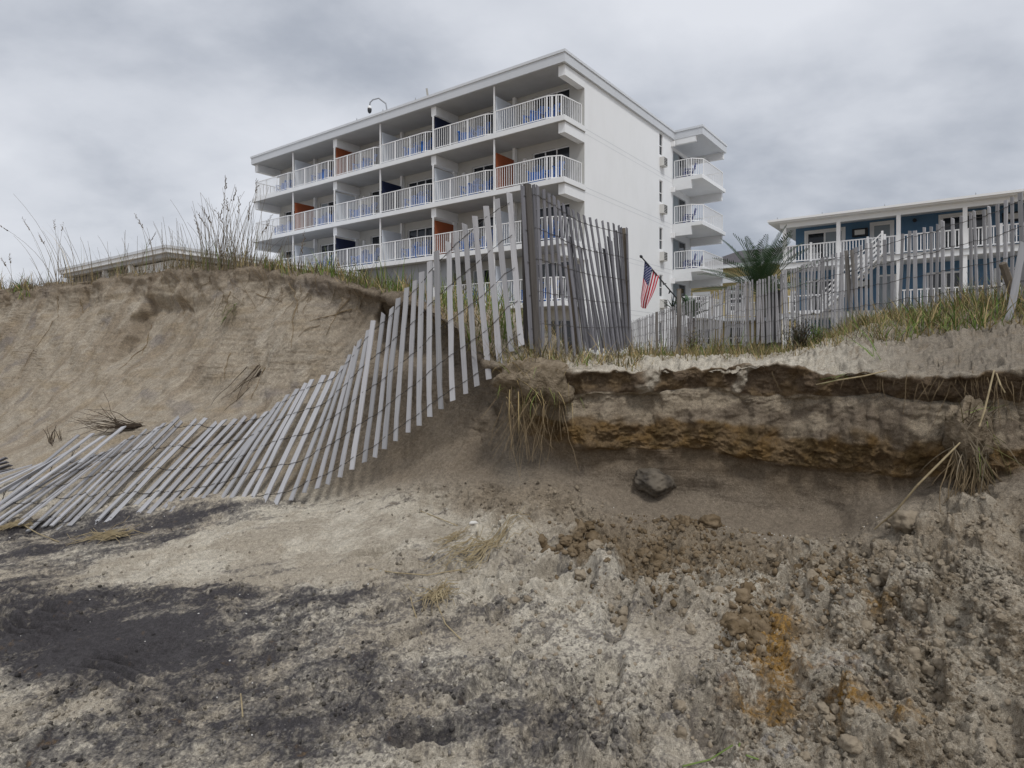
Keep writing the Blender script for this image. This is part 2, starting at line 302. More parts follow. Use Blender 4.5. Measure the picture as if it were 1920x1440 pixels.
# pixel coordinates bent by noise so that patches get ragged borders
WPX = (TPX + 34 * fbm2(X * 3.1, Y * 3.1, 4, 21)).astype(np.float32); WPY = (TPY + 22 * fbm2(X * 3.1 + 9, Y * 3.1, 4, 22)).astype(np.float32)
def normals(X, Y, Z):
    P = np.stack([X, Y, Z], -1); du = np.gradient(P, axis=1); dv = np.gradient(P, axis=0)
    n = np.cross(du, dv); n /= np.linalg.norm(n, axis=-1, keepdims=True) + 1e-12; return n
NRM = normals(X, Y, Z)
beach = 1 - smooth01(TT, 5.3, 6.4)
face = smooth01(TT, 5.6, 6.6) * (1 - smooth01(TT, 14.6, 15.2))
cap = smooth01(TT, 13.7, 14.5)
right = smooth01(TPX, 905, 1010); left = 1 - smooth01(TPX, 640, 860)
H1 = (X * .80 - Y * .60).astype(np.float32)                  # along the shore
D = np.zeros_like(X)
# --- big and middle undulations of the beach
smoothz = np.clip(blob(620, 985, 250, 46) + blob(560, 1045, 230, 40, -8) + .9 * blob(290, 1215, 230, 75) + .75 * blob(180, 1040, 240, 60, -12) + .9 * blob(1180, 1190, 150, 60) + .8 * blob(1310, 1235, 110, 55) + .75 * blob(1290, 1400, 90, 60) + .8 * blob(960, 1215, 130, 45) + .6 * blob(830, 1180, 90, 40) + .6 * blob(1560, 1235, 80, 40) + .6 * blob(1840, 1330, 90, 60), 0, 1)
rough = beach * (1 - .88 * smoothz) * (.55 + .45 * smooth01(TPX, 500, 1050))
nw1 = fbm2(X * 9, Y * 9, 3, 28) * 1.6; nw2 = fbm2(X * 9 + 5, Y * 9, 3, 29) * 1.6
D += beach * (.045 * fbm2(X * 1.3, Y * 1.3, 3, 31)) * (1 - .4 * smoothz)
D += rough * (.042 + .02 * smooth01(TPX, 900, 1300)) * fbm2(X * 3.0, Y * 3.0, 2, 33)
for sc_, am, th, sd in ((2.0, .022, .02, 34), (3.6, .015, .06, 35), (6.5, .007, -.02, 36)):   # broken crust: crisp little steps
    q = fbm2(X * sc_ + .10 * nw1, Y * sc_ * 1.2 + .10 * nw2, 2, sd, gain=.45); D += rough * am * (smooth01(q, th, th + .07) + .7 * smooth01(q, th + .24, th + .31) - .6 * smooth01(q, th - .25, th - .18))
pat = smooth01(fbm2(X * 2.3, Y * 2.3, 3, 37), -.15, .25)
brown_clods = np.clip(blob(1180, 1045, 190, 75) + blob(1290, 1010, 160, 50) + blob(1430, 1200, 130, 150) + blob(1560, 1090, 190, 70) + blob(1760, 1030, 190, 90, -30) + .8 * blob(1650, 1250, 270, 190), 0, 1)
cl = rough * (.40 + .5 * pat * smooth01(TPX, 600, 1050) + .9 * brown_clods)
D += cl * .058 * clumps2(X * 4.6 + .2 * nw1, Y * 4.6 + .2 * nw2, 8) + cl * .034 * clumps2(X * 9 + .2 * nw1, Y * 9 + .2 * nw2, 1) + cl * .019 * clumps2(X * 17 + .2 * nw1, Y * 17 + .2 * nw2, 2) + (cl + .35 * rough) * .008 * clumps2(X * 33 + .2 * nw1, Y * 33 + .2 * nw2, 3, pw=1.3) + (cl + .45 * rough) * .003 * clumps2(X * 60, Y * 60, 4, pw=1.2)
bil = rough * (.35 + .65 * np.clip(pat + .6 * smooth01(TPX, 900, 1250), 0, 1))
D += bil * (1 + .45 * smooth01(TPX, 850, 1200)) * (.080 * np.abs(perlin2(X * 3.7 + .2 * nw1, Y * 4.2 + .2 * nw2, 120)) + .046 * np.abs(perlin2(X * 8.6 + .2 * nw1, Y * 9.4, 121)) - .036)
Zc = (Z + D).astype(np.float32)
D += bil * (.026 * np.abs(perlin3(X * 18, Y * 18, Zc * 18, 122)) + .014 * np.abs(perlin3(X * 38, Y * 38, Zc * 38, 123)) + .007 * perlin3(X * 75, Y * 75, Zc * 75, 124) - .012)
D += .001 * beach * perlin2(X * 60, Y * 60, 41)
# --- wind and water ripples in the black sand, tyre treads, thin scarps
rip = np.clip(blob(50, 1165, 110, 55) + blob(225, 1265, 95, 42), 0, 1)
D += rip * .034 * np.sin((Y * 1.0 + X * .35) * 95 + 5.5 * fbm2(X * 3.5, Y * 3.5, 2, 45)) * (.5 + .5 * perlin2(X * 6, Y * 6, 46))
flow = beach * np.clip(blob(260, 1050, 330, 70, -12) + blob(660, 1060, 220, 60), 0, 1)
fl = fbm2(X * 2.2 + Y * 1.2, Y * 12 - X * 3.2, 3, 47)
D += flow * .014 * smooth01(fl, .05, .16) - flow * .010 * smooth01(fbm2(X * 3 + Y, Y * 15 - X * 4, 3, 48), .18, .26)
def tread(px, py, rx, ry, rot, ang, k, a):
    m = blob(px, py, rx, ry, rot); c, s = math.cos(ang), math.sin(ang); return m * a * np.sin((X * c + Y * s) * k)
# --- footprints: a sole pressed in, sand pushed up round it
FOOT = [(760, 1195, 30), (1155, 1165, 70), (1030, 1075, 20), (1120, 1390, 80), (1330, 1385, 95), (1510, 1330, 10), (1880, 1370, 60), (905, 1290, 40), (1240, 1290, 55), (600, 1330, 15), (880, 1120, 25), (340, 1390, 20), (1650, 1180, 75), (1740, 1290, 60), (980, 1215, 35), (470, 1160, 15), (700, 1040, 20), (560, 1030, 12), (420, 1215, 10), (300, 1215, 10), (1140, 1270, 70), (1020, 1370, 50), (800, 1380, 10), (1480, 1270, 85), (1430, 1400, 5), (1790, 1180, 40), (250, 1330, 30), (120, 1290, 5), (1090, 1110, 60), (1260, 1150, 40)]
for i, (px, py, an) in enumerate(FOOT):
    r_, c_ = ground_near(px, py); dx = X - X[r_, c_]; dy = Y - Y[r_, c_]; c, s = math.cos(R(an)), math.sin(R(an))
    u = (dx * c + dy * s) / .155; v = (-dx * s + dy * c) / (.062 + .012 * np.clip(u, -1, 1))
    q = np.sqrt(u * u + v * v) + .10 * perlin2(X * 14, Y * 14, 50 + i)
    deep = (.052 if px > 600 else .018) * (.7 + .6 * random.random())
    D *= 1 - .75 * beach * (1 - smooth01(q, .7, 1.15))
    D += beach * (-deep * (1 - smooth01(q, .58, 1.08)) + deep * .45 * np.exp(-((q - 1.25) / .24) ** 2) * (.6 + .8 * perlin2(X * 11, Y * 11, 150 + i)))
    D += beach * .004 * (1 - smooth01(q, .5, .85)) * np.sin(u * 26)
# --- faces
lay_rough = np.exp(-((TT - 9.5) / .75) ** 2) * .9 + np.exp(-((TT - 12.7) / .9) ** 2) * .8 + cap * (1 - smooth01(TT, 15, 16.5)) * .9
D += face * right * (.030 * perlin3(X * 3.2, Y * 3.2, Z * 5, 60) + .013 * perlin3(X * 9, Y * 9, Z * 13, 61))
D += right * lay_rough * (.026 * perlin3(X * 13, Y * 13, Z * 16, 62) + .014 * perlin3(X * 29, Y * 29, Z * 33, 63) + .011 * perlin3(X * 60, Y * 60, Z * 60, 64))
D += face * .0022 * perlin3(X * 80, Y * 80, Z * 80, 65)
bed = perlin3(H1 * 2.2, Y * 2, Z * 46, 58) * .6 + perlin3(H1 * 5, Y * 4, Z * 90, 59) * .4
D += face * right * .003 * bed
gran = np.exp(-((TT - 9.4) / .8) ** 2) + .75 * np.exp(-((TT - 11.1) / .7) ** 2) + .55 * np.exp(-((TT - 12.8) / .8) ** 2)
D += right * gran * (.020 * np.abs(perlin3(X * 16, Y * 16, Z * 18, 130)) + .014 * np.abs(perlin3(X * 34, Y * 34, Z * 36, 131)) + .008 * np.abs(perlin3(X * 68, Y * 68, Z * 68, 132)) - .016)
blk = smooth01(fbm2(H1 * 2.4, Z * 1.2, 3, 67), -.05, .12)    # slumped slabs on the light layer
D += face * right * np.exp(-((TT - 10.8) / .8) ** 2) * (.010 * blk + .036 * fbm2(H1 * 4 - 5 * Z, Z * 5 + 2 * H1, 5, 66, gain=.6) + .012 * perlin3(X * 15, Y * 15, Z * 15, 68))
D += right * cap * (1 - smooth01(TT, 15.3, 16.6)) * (-.05 + .055 * clumps2(X * 6 + .5 * nw1, Y * 6 + .5 * nw2, 5) + .032 * clumps2(X * 14 + .4 * nw1, Y * 14, 6) + .018 * clumps2(X * 30, Y * 30, 7) + .03 * fbm2(X * 2.5, Y * 2.5, 3, 69))
drip = sum(np.exp(-((TPX - px_ - sl_ * (TPY - 715) + 7 * perlin2(TPY / 14., TPX * 0 + px_, 133)) / w_) ** 4) for px_, w_, sl_ in ((1217, 15, -.35), (1388, 11, -.6))) * right * np.exp(-((TT - 13.0) / .95) ** 4)
drip = np.clip(drip * (.75 + .8 * perlin3(X * 16, Y * 16, Z * 12, 134)), 0, 1).astype(np.float32)   # tongues of dry sand run down the dark layer
D += .020 * drip
lf = face * (1 - right)
q1 = H1 - .22 * Z; q2 = H1 - .40 * Z
D += lf * (.11 * fbm2(q1 * .9, Z * .55, 3, 73) + .020 * fbm2(q1 * 3.0, Z * .9, 4, 75) + .011 * fbm2(q2 * 9, Z * 1.6, 4, 76, gain=.6) + .007 * fbm2(H1 * 2.5, Z * 26, 4, 77, gain=.6) + .0075 * fbm2(q2 * 16, Z * 3.6, 4, 72, gain=.65) + .005 * fbm3(X * 30, Y * 30, Z * 30, 3, 74, gain=.7))
D += lf * smooth01(TT, 11.5, 14) * (.04 * perlin3(X * 4, Y * 4, Z * 6, 78) + .022 * perlin3(X * 11, Y * 11, Z * 12, 79) + .012 * perlin3(X * 24, Y * 24, Z * 24, 80))
D += lf * (.010 * smooth01(fbm2(q1 * 2.1, Z * .7, 4, 85), .06, .10) + .010 * smooth01(fbm2(q2 * 4.2, Z * 1.0, 4, 86), .10, .14) - .010 * smooth01(fbm2(q1 * 3.1 + 5, Z * .9, 4, 87), .14, .18))
lipn = .6 + .8 * fbm2(H1 * 3, H1 * 0 + 1, 3, 88)
D += lf * (.065 * np.exp(-((TT - 13.95) / .30) ** 2) - .05 * np.exp(-((TT - 13.0) / .55) ** 2)) * lipn
D += lf * smooth01(TPX, -400, 100) * .02 * fbm2(H1 * 8, Z * 8, 4, 89)
sx = TPX - (268 - (TPY - 560) * .50) + 9 * perlin2(Z * 6, Z * 0 + 2, 82)
D -= lf * .15 * smooth01(sx, -1, 4) * (1 - smooth01(sx, 25, 190)) * smooth01(TPY, 548, 575) * (1 - smooth01(TPY, 640, 715))
sx2 = TPX - (705 + (TPY - 560) * .05) + 10 * perlin2(Z * 7, Z * 0 + 4, 83)
D -= face * .13 * smooth01(sx2, -4, 8) * (1 - smooth01(sx2, 60, 200)) * smooth01(TPY, 560, 590) * (1 - smooth01(TPY, 640, 700))
D += (1 - beach) * smooth01(TT, 15.2, 16) * .06 * fbm2(X * .8, Y * .8, 3, 84)
D = D.astype(np.float32)
# raised mound of fallen sand under the grass clump, and on the right
ZUP = (.035 * blob(1010, 935, 130, 30) + .05 * blob(1790, 990, 120, 60)) 
X = X + NRM[..., 0] * D; Y = Y + NRM[..., 1] * D; Z = Z + NRM[..., 2] * D + ZUP.astype(np.float32)
# --- colours of the sands themselves (albedo)
def cm(a, b, m): return a + (np.asarray(b, np.float32) - a) * m[..., None]
LIGHT, MID, DAMP, BROWN, OCHRE, BLACK = (.53, .48, .395), (.40, .35, .278), (.185, .145, .10), (.095, .068, .043), (.31, .175, .045), (.050, .047, .053)
C = np.empty(X.shape + (3,), np.float32); C[:] = MID
nA = fbm2(TX * 2.1, TY * 2.1, 5, 91); nB = fbm3(X * 7, Y * 7, Z * 9, 4, 92, gain=.62) * 1.15; nC_ = fbm3(X * 30, Y * 30, Z * 34, 3, 93, gain=.7) * 1.15
bl = beach
C = cm(C, LIGHT, bl * smooth01(nA + .7 * nB, -.25, .35))
C = cm(C, (.29, .24, .175), bl * smooth01(TPX, 1350, 1750) * .5)
def gb(*a): return blob(*a, soft=.5)
bm = .74 * gb(235, 1205, 300, 80) + .48 * gb(250, 1230, 210, 60) + .2 * gb(60, 1160, 110, 50) + .62 * gb(70, 1018, 330, 50, -8) + .42 * gb(330, 985, 230, 26, -8) + .40 * gb(400, 1120, 260, 45) + .46 * gb(270, 1390, 440, 80) + .44 * gb(640, 1320, 340, 110) + .36 * gb(1010, 1380, 240, 80) + .26 * gb(800, 1150, 260, 60)
bm += .42 * gb(20, 1190, 170, 70) + .30 * gb(60, 1105, 220, 36)
bm -= .40 * gb(330, 1042, 200, 28, -14) + .32 * gb(640, 1010, 210, 34) + .2 * gb(420, 1075, 200, 22, -10)
streak = fbm2(TX * 1.5 + TY * .8, TY * 7 - TX * 2.2, 5, 94, gain=.62)
flowz = 1 - smooth01(TPY, 1130, 1260); speck = perlin3(X * 95, Y * 95, Z * 95, 90)
bm = bm + ((.50 + .55 * flowz) * streak + (.75 - .35 * flowz) * nB + .55 * nC_ + .30 * speck) * (1 - .12 * gb(250, 1225, 230, 70))
bm = (smooth01(bm, .18, .42) * .55 + smooth01(bm, .36, .85) * .45) * bl * (1 - smooth01(TPX, 1200, 1420))
C = cm(C, BLACK, bm * .95)
gy = smooth01(nB + .6 * nC_ + .45 * blob(1470, 1330, 220, 120) + .3 * blob(1600, 1180, 200, 100), .42, .75) * bl * smooth01(TPX, 900, 1300)
C = cm(C, (.15, .15, .165), gy * .7)
oc = 1.0 * gb(1455, 1220, 50, 80) + .8 * gb(1390, 1175, 50, 30) + .8 * gb(1565, 1108, 38, 24) + .7 * gb(1655, 1125, 32, 20) + .62 * gb(1430, 1335, 120, 24) + .6 * gb(1590, 1340, 40, 60) + .7 * gb(1690, 1360, 60, 40) + .4 * gb(1130, 1310, 60, 60) + .4 * gb(1740, 1050, 40, 20) + .3 * gb(1520, 1250, 160, 140)
oc = smooth01(oc + .75 * nB + .45 * nC_, .30, 1.0) * bl
C = cm(C, OCHRE, oc * .97)
br = smooth01(1.0 * blob(1130, 1035, 95, 42) + .95 * blob(1290, 1030, 170, 65) + .5 * blob(1500, 1070, 120, 50) + .4 * blob(1700, 1200, 200, 120) + .4 * nB + .35 * nC_, .38, .85) * bl
C = cm(C, (.17, .118, .062), br * .75)
C = cm(C, (.235, .19, .138), np.clip(blob(1010, 935, 150, 40) + blob(1180, 985, 120, 30), 0, 1) * .8)
dampf = beach * smooth01(TT, 4.6, 5.3) * smooth01(TPX, 650, 900)
C = cm(C, (.27, .22, .16), dampf * .5)
mott = fbm3(X * 4.5, Y * 4.5, Z * 6, 5, 106, gain=.72) * 1.3 + .45 * speck + .35 * perlin3(X * 48, Y * 48, Z * 48, 136)
C = cm(C, (.155, .138, .125), bl * smooth01(TPX, 420, 760) * (1 - smooth01(TPX, 1300, 1600)) * smooth01(TPY, 1060, 1180) * smooth01(mott, .03, .34) * .72)
C = cm(C, (.165, .125, .08), bl * smooth01(TPX, 1250, 1450) * smooth01(mott + .3 * nA, -.02, .34) * .78)
C = cm(C, (.45, .40, .32), bl * smooth01(TPX, 1250, 1450) * smooth01(-mott, .12, .4) * .55)
# right bank layers
tn = TT + .22 * perlin2(H1 * 5, Z * 5, 95) + .16 * perlin3(X * 14, Y * 14, Z * 14, 96)
FC = np.empty_like(C); FC[:] = (.225, .185, .14)
FC = cm(FC, (.19, .145, .098), smooth01(tn, 6.9, 8.2))
och = smooth01(tn, 8.35, 8.7) * (1 - smooth01(tn, 10.05, 10.35)); FC = cm(FC, (.16, .10, .042), och * (.55 + .45 * smooth01(nB, -.2, .3)))
FC = cm(FC, (.105, .07, .032), och * smooth01(perlin3(X * 9, Y * 9, Z * 9, 97), .0, .4) * .7)
FC = cm(FC, (.32, .265, .195), smooth01(tn, 10.1, 10.4)); FC = cm(FC, (.19, .152, .112), smooth01(tn, 10.1, 10.4) * smooth01(fbm2(H1 * 2.2 - Z * 2, Z * 3.5, 5, 98, gain=.6) - .16 * (TT - 10.9), -.04, .22)); FC = cm(FC, (.38, .325, .25), smooth01(tn, 10.6, 11.2) * smooth01(fbm2(H1 * 3, Z * 4, 4, 135), -.1, .3) * .7)
drk = smooth01(tn, 11.75, 12.05) * (1 - smooth01(tn, 13.75, 14.1)) * (1 - .85 * drip); FC = cm(FC, (.14, .102, .068), drk)
FC = cm(FC, (.17, .12, .07), drk * smooth01(perlin3(X * 8, Y * 8, Z * 8, 99), .05, .4))
FC = cm(FC, LIGHT, np.clip(smooth01(tn, 13.75, 14.2) + drip * .8, 0, 1))
FC = cm(FC, (.215, .18, .138), smooth01(TPX, 1480, 1760) * smooth01(tn, 13.7, 14.2) * .85)
LC = np.empty_like(C); LC[:] = (.35, .30, .234)
ls = fbm2(q1 * 2.6, Z * .8, 4, 100); LC = cm(LC, (.235, .185, .132), smooth01(ls, .0, .36) * .62); LC = cm(LC, (.27, .215, .15), smooth01(fbm2(H1 * 1.8, Z * 24, 4, 104, gain=.6), .02, .3) * .45); LC = cm(LC, (.40, .355, .29), smooth01(fbm2(q2 * 5, Z * 1.3, 4, 105), .08, .32) * .5)
LC = cm(LC, (.30, .24, .165), smooth01(fbm2(H1 * 1.5, Z * 6, 3, 101), .1, .4) * .6)
LC = cm(LC, (.21, .19, .18), smooth01(fbm2(H1 * 1.1 + 4, Z * 2.2, 4, 102), .18, .42) * .6)
LC *= (1 + .30 * fbm2(q2 * 17, Z * 4.2, 3, 107, gain=.7))[..., None]
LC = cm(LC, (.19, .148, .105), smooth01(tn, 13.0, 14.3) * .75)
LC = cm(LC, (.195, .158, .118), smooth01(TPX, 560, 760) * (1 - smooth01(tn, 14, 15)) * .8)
LC = cm(LC, (.38, .32, .245), smooth01(tn, 14.9, 15.4) * .7)
bf = (1 - beach)
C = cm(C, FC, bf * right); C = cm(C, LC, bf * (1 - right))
C = cm(C, (.30, .25, .185), smooth01(TT, 15.6, 16.4) * .8)
C = cm(C, (.22, .175, .125), cap * right * smooth01(nB + .5 * nC_, .02, .5) * .8)
C = cm(C, (.25, .21, .16), cap * right * smooth01(TT, 14.5, 15.5) * smooth01(nA, -.2, .3) * .6)
C *= (1 + .16 * nC_ + .07 * nB + .22 * perlin3(X * 85, Y * 85, Z * 85, 137) * (.4 + .6 * beach))[..., None]
C = np.clip(C, .02, .6)
# --- mesh, cut into the beach below and the dune above along one shared row
def grid_part(name, r0, r1):
    V = np.stack([X[r0:r1 + 1], Y[r0:r1 + 1], Z[r0:r1 + 1]], -1).reshape(-1, 3); n = r1 - r0 + 1
    idx = np.arange(n * nC).reshape(n, nC)
    F = np.stack([idx[:-1, :-1], idx[:-1, 1:], idx[1:, 1:], idx[1:, :-1]], -1).reshape(-1, 4)
    me = np_mesh(name, V, F); set_col(me, C[r0:r1 + 1].reshape(-1, 3))
    o = link(name, me, SAND, smooth=True); tag(o, kind='structure'); return o
rs = int(np.searchsorted(TROW, 6.0))
beach_o = grid_part('beach', 0, rs); dune_o = grid_part('dune', rs, nR - 1)
tag(beach_o, 'trampled sand of the beach with black mineral streaks'); tag(dune_o, 'eroded dune face and undercut sand bank')
def sand_at(px, py, tmax=16.0, tmin=1.0):
    """displaced sand point under a photo pixel (first one met going up from the camera's feet)"""
    r_, c_ = ground_near(px, py, tmax, tmin); return Vector((float(X[r_, c_]), float(Y[r_, c_]), float(Z[r_, c_])))
def sand_z(x, y):
    """height of the displaced sand above plan point (x, y): highest grid point of its column near there"""
    px = 960 + FPX * x / y; c_ = int(np.argmin(abs(EDGE - px))); col = TY[:, c_]
    i = np.where(np.abs(Y[:, c_] - y) < max(.02, .02 * y))[0]
    if len(i) == 0: i = [int(np.argmin(abs(Y[:, c_] - y)))]
    return float(np.max(Z[i, c_]))
# plain ground beyond: the far beach round the camera and the land behind the dune
def sheet(name, pts, faces, col):
    me = bpy.data.meshes.new(name); me.from_pydata(pts, [], faces); me.update(); set_col(me, np.tile(col, (len(pts), 1))); o = link(name, me, SAND); tag(o, kind='structure'); return o
sheet('far_beach', [(-1500, -800, -.75), (1500, -800, -.75), (1500, 3000, -.75), (-1500, 3000, -.75)], [(0, 1, 2, 3)], (.3, .25, .19))
sheet('ground', [(-700, 540, 1.25), (-60, 75, 1.25), (-22, 30, 1.25), (0, 20, 1.25), (40, 18, 1.25), (60, 8, 1.25), (900, 8, 1.25), (900, 2500, 1.25), (-700, 2500, 1.25)], [(0, 1, 2, 3, 4, 5, 6, 7, 8)], (.26, .23, .17))
# ------------------------------------------------------------------ materials of the built things
WHITE = mat('white_paint', (.80, .81, .82), .75, .3, var=.05, scale=1.2, col2=(.74, .75, .76))
WALLW = mat('white_stucco', (.80, .81, .82), .9, .2, var=.03, scale=.9, stretch=(1, 1, .5), lo=.45, hi=.85, col2=(.73, .74, .745), bump=.004, bscale=60)
CREAM_SHADED = mat('shaded_cream_stucco', (.52, .515, .49), .9, .2, var=.06, scale=.9, col2=(.46, .455, .435))  # cream wall tone darkened so the balcony recess shade is in the colour
FASC = mat('grey_fascia', (.60, .62, .65), .7, .3, var=.05, scale=.8, col2=(.55, .57, .60), stretch=(1, 1, .3))
SOFFIT = mat('shaded_soffit', (.42, .42, .42), .9, .2, var=.06, scale=1.5, col2=(.37, .37, .37))  # undersides greyed well below the slab white, shade painted into the colour
RAILW = mat('white_metal', (.82, .82, .82), .5, .4)
CAPM = mat('roof_flashing', (.62, .64, .67), .5, .5, var=.05, scale=2)
GLASS = mat('dark_glass', (.018, .022, .028), .08, .5)
CURTN = mat('curtain', (.30, .34, .37), .8, .2, var=.25, scale=14, stretch=(6, 6, .3))
FRAMEG = mat('grey_frame', (.42, .43, .45), .5, .4)
ORANGE = mat('orange_paint', (.27, .075, .03), .7, .3); NAVY = mat('navy_paint', (.012, .018, .05), .7, .3); PALE = mat('pale_panel', (.62, .66, .72), .7, .3)
BLUEC = mat('blue_plastic', (.03, .13, .42), .45, .4); NAVYC = mat('navy_plastic', (.015, .03, .17), .5, .4)
GREYW = mat('grey_wall', (.30, .31, .33), .9, .2, var=.1, scale=1)
ACM = mat('ac_casing', (.62, .61, .58), .6, .4); DARKM = mat('dark_metal', (.03, .032, .036), .7, .3); GALV = mat('galvanised', (.30, .31, .33), .6, .4)
BEIGE = mat('antenna_plastic', (.36, .35, .32), .6, .3)
BLUEW = mat('blue_siding', (.105, .20, .315), .8, .3, var=.08, scale=1.5, col2=(.09, .175, .28))
YELLW = mat('yellow_siding', (.52, .42, .21), .85, .2, var=.06, scale=1); SHING = mat('grey_shingle', (.075, .072, .078), .9, .2, var=.3, scale=9, col2=(.11, .10, .105))
GREYSID = mat('weathered_siding', (.13, .12, .115), .9, .2, var=.2, scale=3, stretch=(1, 1, 4))

HX, HY, TH = 2.288, 27.242, .639
U_L = Vector((-math.cos(TH), math.sin(TH), 0)); U_B = Vector((math.sin(TH), math.cos(TH), 0))
def rect_holes(mb, a0, a1, z0, z1, holes, put, depth):
    """wall panel in (a, z) with rectangular holes; put(a, d, z) -> point, d = depth inward"""
    A = sorted({a0, a1, *[h[0] for h in holes], *[h[1] for h in holes]}); Zs = sorted({z0, z1, *[h[2] for h in holes], *[h[3] for h in holes]})
    for i in range(len(A) - 1):
        for j in range(len(Zs) - 1):
            ca, cz = (A[i] + A[i + 1]) / 2, (Zs[j] + Zs[j + 1]) / 2
            if any(h[0] < ca < h[1] and h[2] < cz < h[3] for h in holes): continue
            mb.add([put(A[i], 0, Zs[j]), put(A[i + 1], 0, Zs[j]), put(A[i + 1], 0, Zs[j + 1]), put(A[i], 0, Zs[j + 1])], [(0, 1, 2, 3)])
    for h in holes:
        c = [(h[0], h[2]), (h[1], h[2]), (h[1], h[3]), (h[0], h[3])]
        for k in range(4):
            p, q = c[k], c[(k + 1) % 4]
            mb.add([put(p[0], 0, p[1]), put(q[0], 0, q[1]), put(q[0], depth, q[1]), put(p[0], depth, p[1])], [(0, 1, 2, 3)])
def rails(mb, pts, h, zb, posts=(), step=.115, bal=.022, top=.05, low=.10):
    """railing along a plan polyline of (x, y): top and bottom rail, balusters, corner posts"""
    for k in range(len(pts) - 1):
        p, q = Vector((*pts[k], zb)), Vector((*pts[k + 1], zb)); d = q - p; n = max(1, int(d.length / step))
        mb.bar(p + Vector((0, 0, h)), q + Vector((0, 0, h)), top, top * .8); mb.bar(p + Vector((0, 0, low)), q + Vector((0, 0, low)), top * .7, top * .7)
        for i in range(1, n): c = p + d * (i / n); mb.bar(c + Vector((0, 0, low)), c + Vector((0, 0, h)), bal)
    for p in pts: mb.bar((*p, zb), (*p, zb + h), top)
def window(parent, name, put, a0, a1, z0, z1, d, mullions=(), curtains=(), fmat=None, fr=.05, pane=None, hbar=()):
    """frame as a part, panes as its sub-parts; set back d behind the wall face"""
    fm = MB()
    def b(x0, x1, y0, y1, dd0, dd1):
        P = [put(x, dd, y) for y in (y0, y1) for dd in (dd0, dd1) for x in (x0, x1)]
        fm.add(P, [(0, 2, 3, 1), (4, 5, 7, 6), (0, 1, 5, 4), (2, 6, 7, 3), (0, 4, 6, 2), (1, 3, 7, 5)])
    b(a0, a0 + fr, z0, z1, d - .06, d); b(a1 - fr, a1, z0, z1, d - .06, d); b(a0 + fr, a1 - fr, z1 - fr, z1, d - .06, d); b(a0 + fr, a1 - fr, z0, z0 + fr, d - .06, d)
    for m in mullions: b(m - fr / 2, m + fr / 2, z0 + fr, z1 - fr, d - .058, d - .002)
    for m in hbar: b(a0 + fr, a1 - fr, m - fr / 2, m + fr / 2, d - .056, d - .004)
    o = fm.build(name, fmat or FRAMEG, parent)
    edges = [a0 + fr, *mullions, a1 - fr]
    for i in range(len(edges) - 1):
        pm = MB(); e0 = edges[i] + (fr / 2 if i else 0); e1 = edges[i + 1] - (fr / 2 if i < len(edges) - 2 else 0)
        pm.add([put(e0, d - .02, z0 + fr), put(e1, d - .02, z0 + fr), put(e1, d - .02, z1 - fr), put(e0, d - .02, z1 - fr)], [(0, 1, 2, 3)])
        pm.build('pane', CURTN if i in curtains else (pane or GLASS), o)
    return o
# ------------------------------------------------------------------ the white hotel
hotel = empty('hotel', (HX, HY, 0), 0); hotel.rotation_euler = (0, 0, math.pi - TH)   # local +X runs left along the front
# local frame: x = a (left along the front), y = -b ; build with b inward as -y
LA, LB, RT, RH = 24.6, 16.5, 13.4 + HEYE, .53
FL = [10.58 + HEYE, 7.88 + HEYE, 5.18 + HEYE, 2.48 + HEYE]          # walking surfaces of the four balcony rows seen
BAYS = [0.06, 4.0, 8.0, 12.0, 16.0, 20.1, 24.3]
WB = 1.9                                                            # depth of the balconies
def hp(a, b, z): return Vector((a, -b, z))
def hbox(mb, a0, a1, b0, b1, z0, z1): return mb.box(a0, a1, -b1, -b0, z0, z1)
GR = 1.25
DO = [.85, .75, 1.6, .75, 1.65, 1.5]                                # where each bay's door starts
wall = MB(); holes = []
for fi, z in enumerate(FL):
    for k in range(6):
        holes.append((BAYS[k] + DO[k], BAYS[k] + DO[k] + 2.1, z + .04, z + 2.05))
for k in range(6): holes.append((BAYS[k] + .5, BAYS[k] + 2.2, GR + .5, GR + 2.0))
back = MB(); rect_holes(back, .10, LA - .3, GR - .2, RT - RH, holes, lambda a, d, z: hp(a, WB + d, z), .16); back.build('balcony_wall', CREAM_SHADED, hotel)
sideh = []
for fi, z in enumerate(FL + [FL[3] - 2.7]):
    sideh.append((10.38, 10.86, z + .95, z + 2.22))
rect_holes(wall, WB, 12.29, GR - .2, RT - RH, sideh, lambda b, d, z: hp(.10 + d, b, z), .12)
towh = []
for z in FL: towh += [(13.5, 15.6, z + .04, z + 2.1)]
rect_holes(wall, 12.29, LB, GR - .2, RT - RH, towh, lambda b, d, z: hp(.55 + d, b, z), .14)
wall.add([hp(.10, 12.29, GR - .2), hp(.55, 12.29, GR - .2), hp(.55, 12.29, RT - RH), hp(.10, 12.29, RT - RH)], [(0, 1, 2, 3)])
wall.add([hp(LA - .3, WB, GR - .2), hp(LA - .3, LB, GR - .2), hp(LA - .3, LB, RT - RH), hp(LA - .3, WB, RT - RH)], [(0, 1, 2, 3)])
wall.add([hp(.55, LB, GR - .2), hp(LA - .3, LB, GR - .2), hp(LA - .3, LB, RT - RH), hp(.55, LB, RT - RH)], [(0, 1, 2, 3)])
wall.build('wall', WALLW, hotel)
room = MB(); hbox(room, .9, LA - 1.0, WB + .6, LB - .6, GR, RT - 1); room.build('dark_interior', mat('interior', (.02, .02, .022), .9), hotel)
joints = MB()
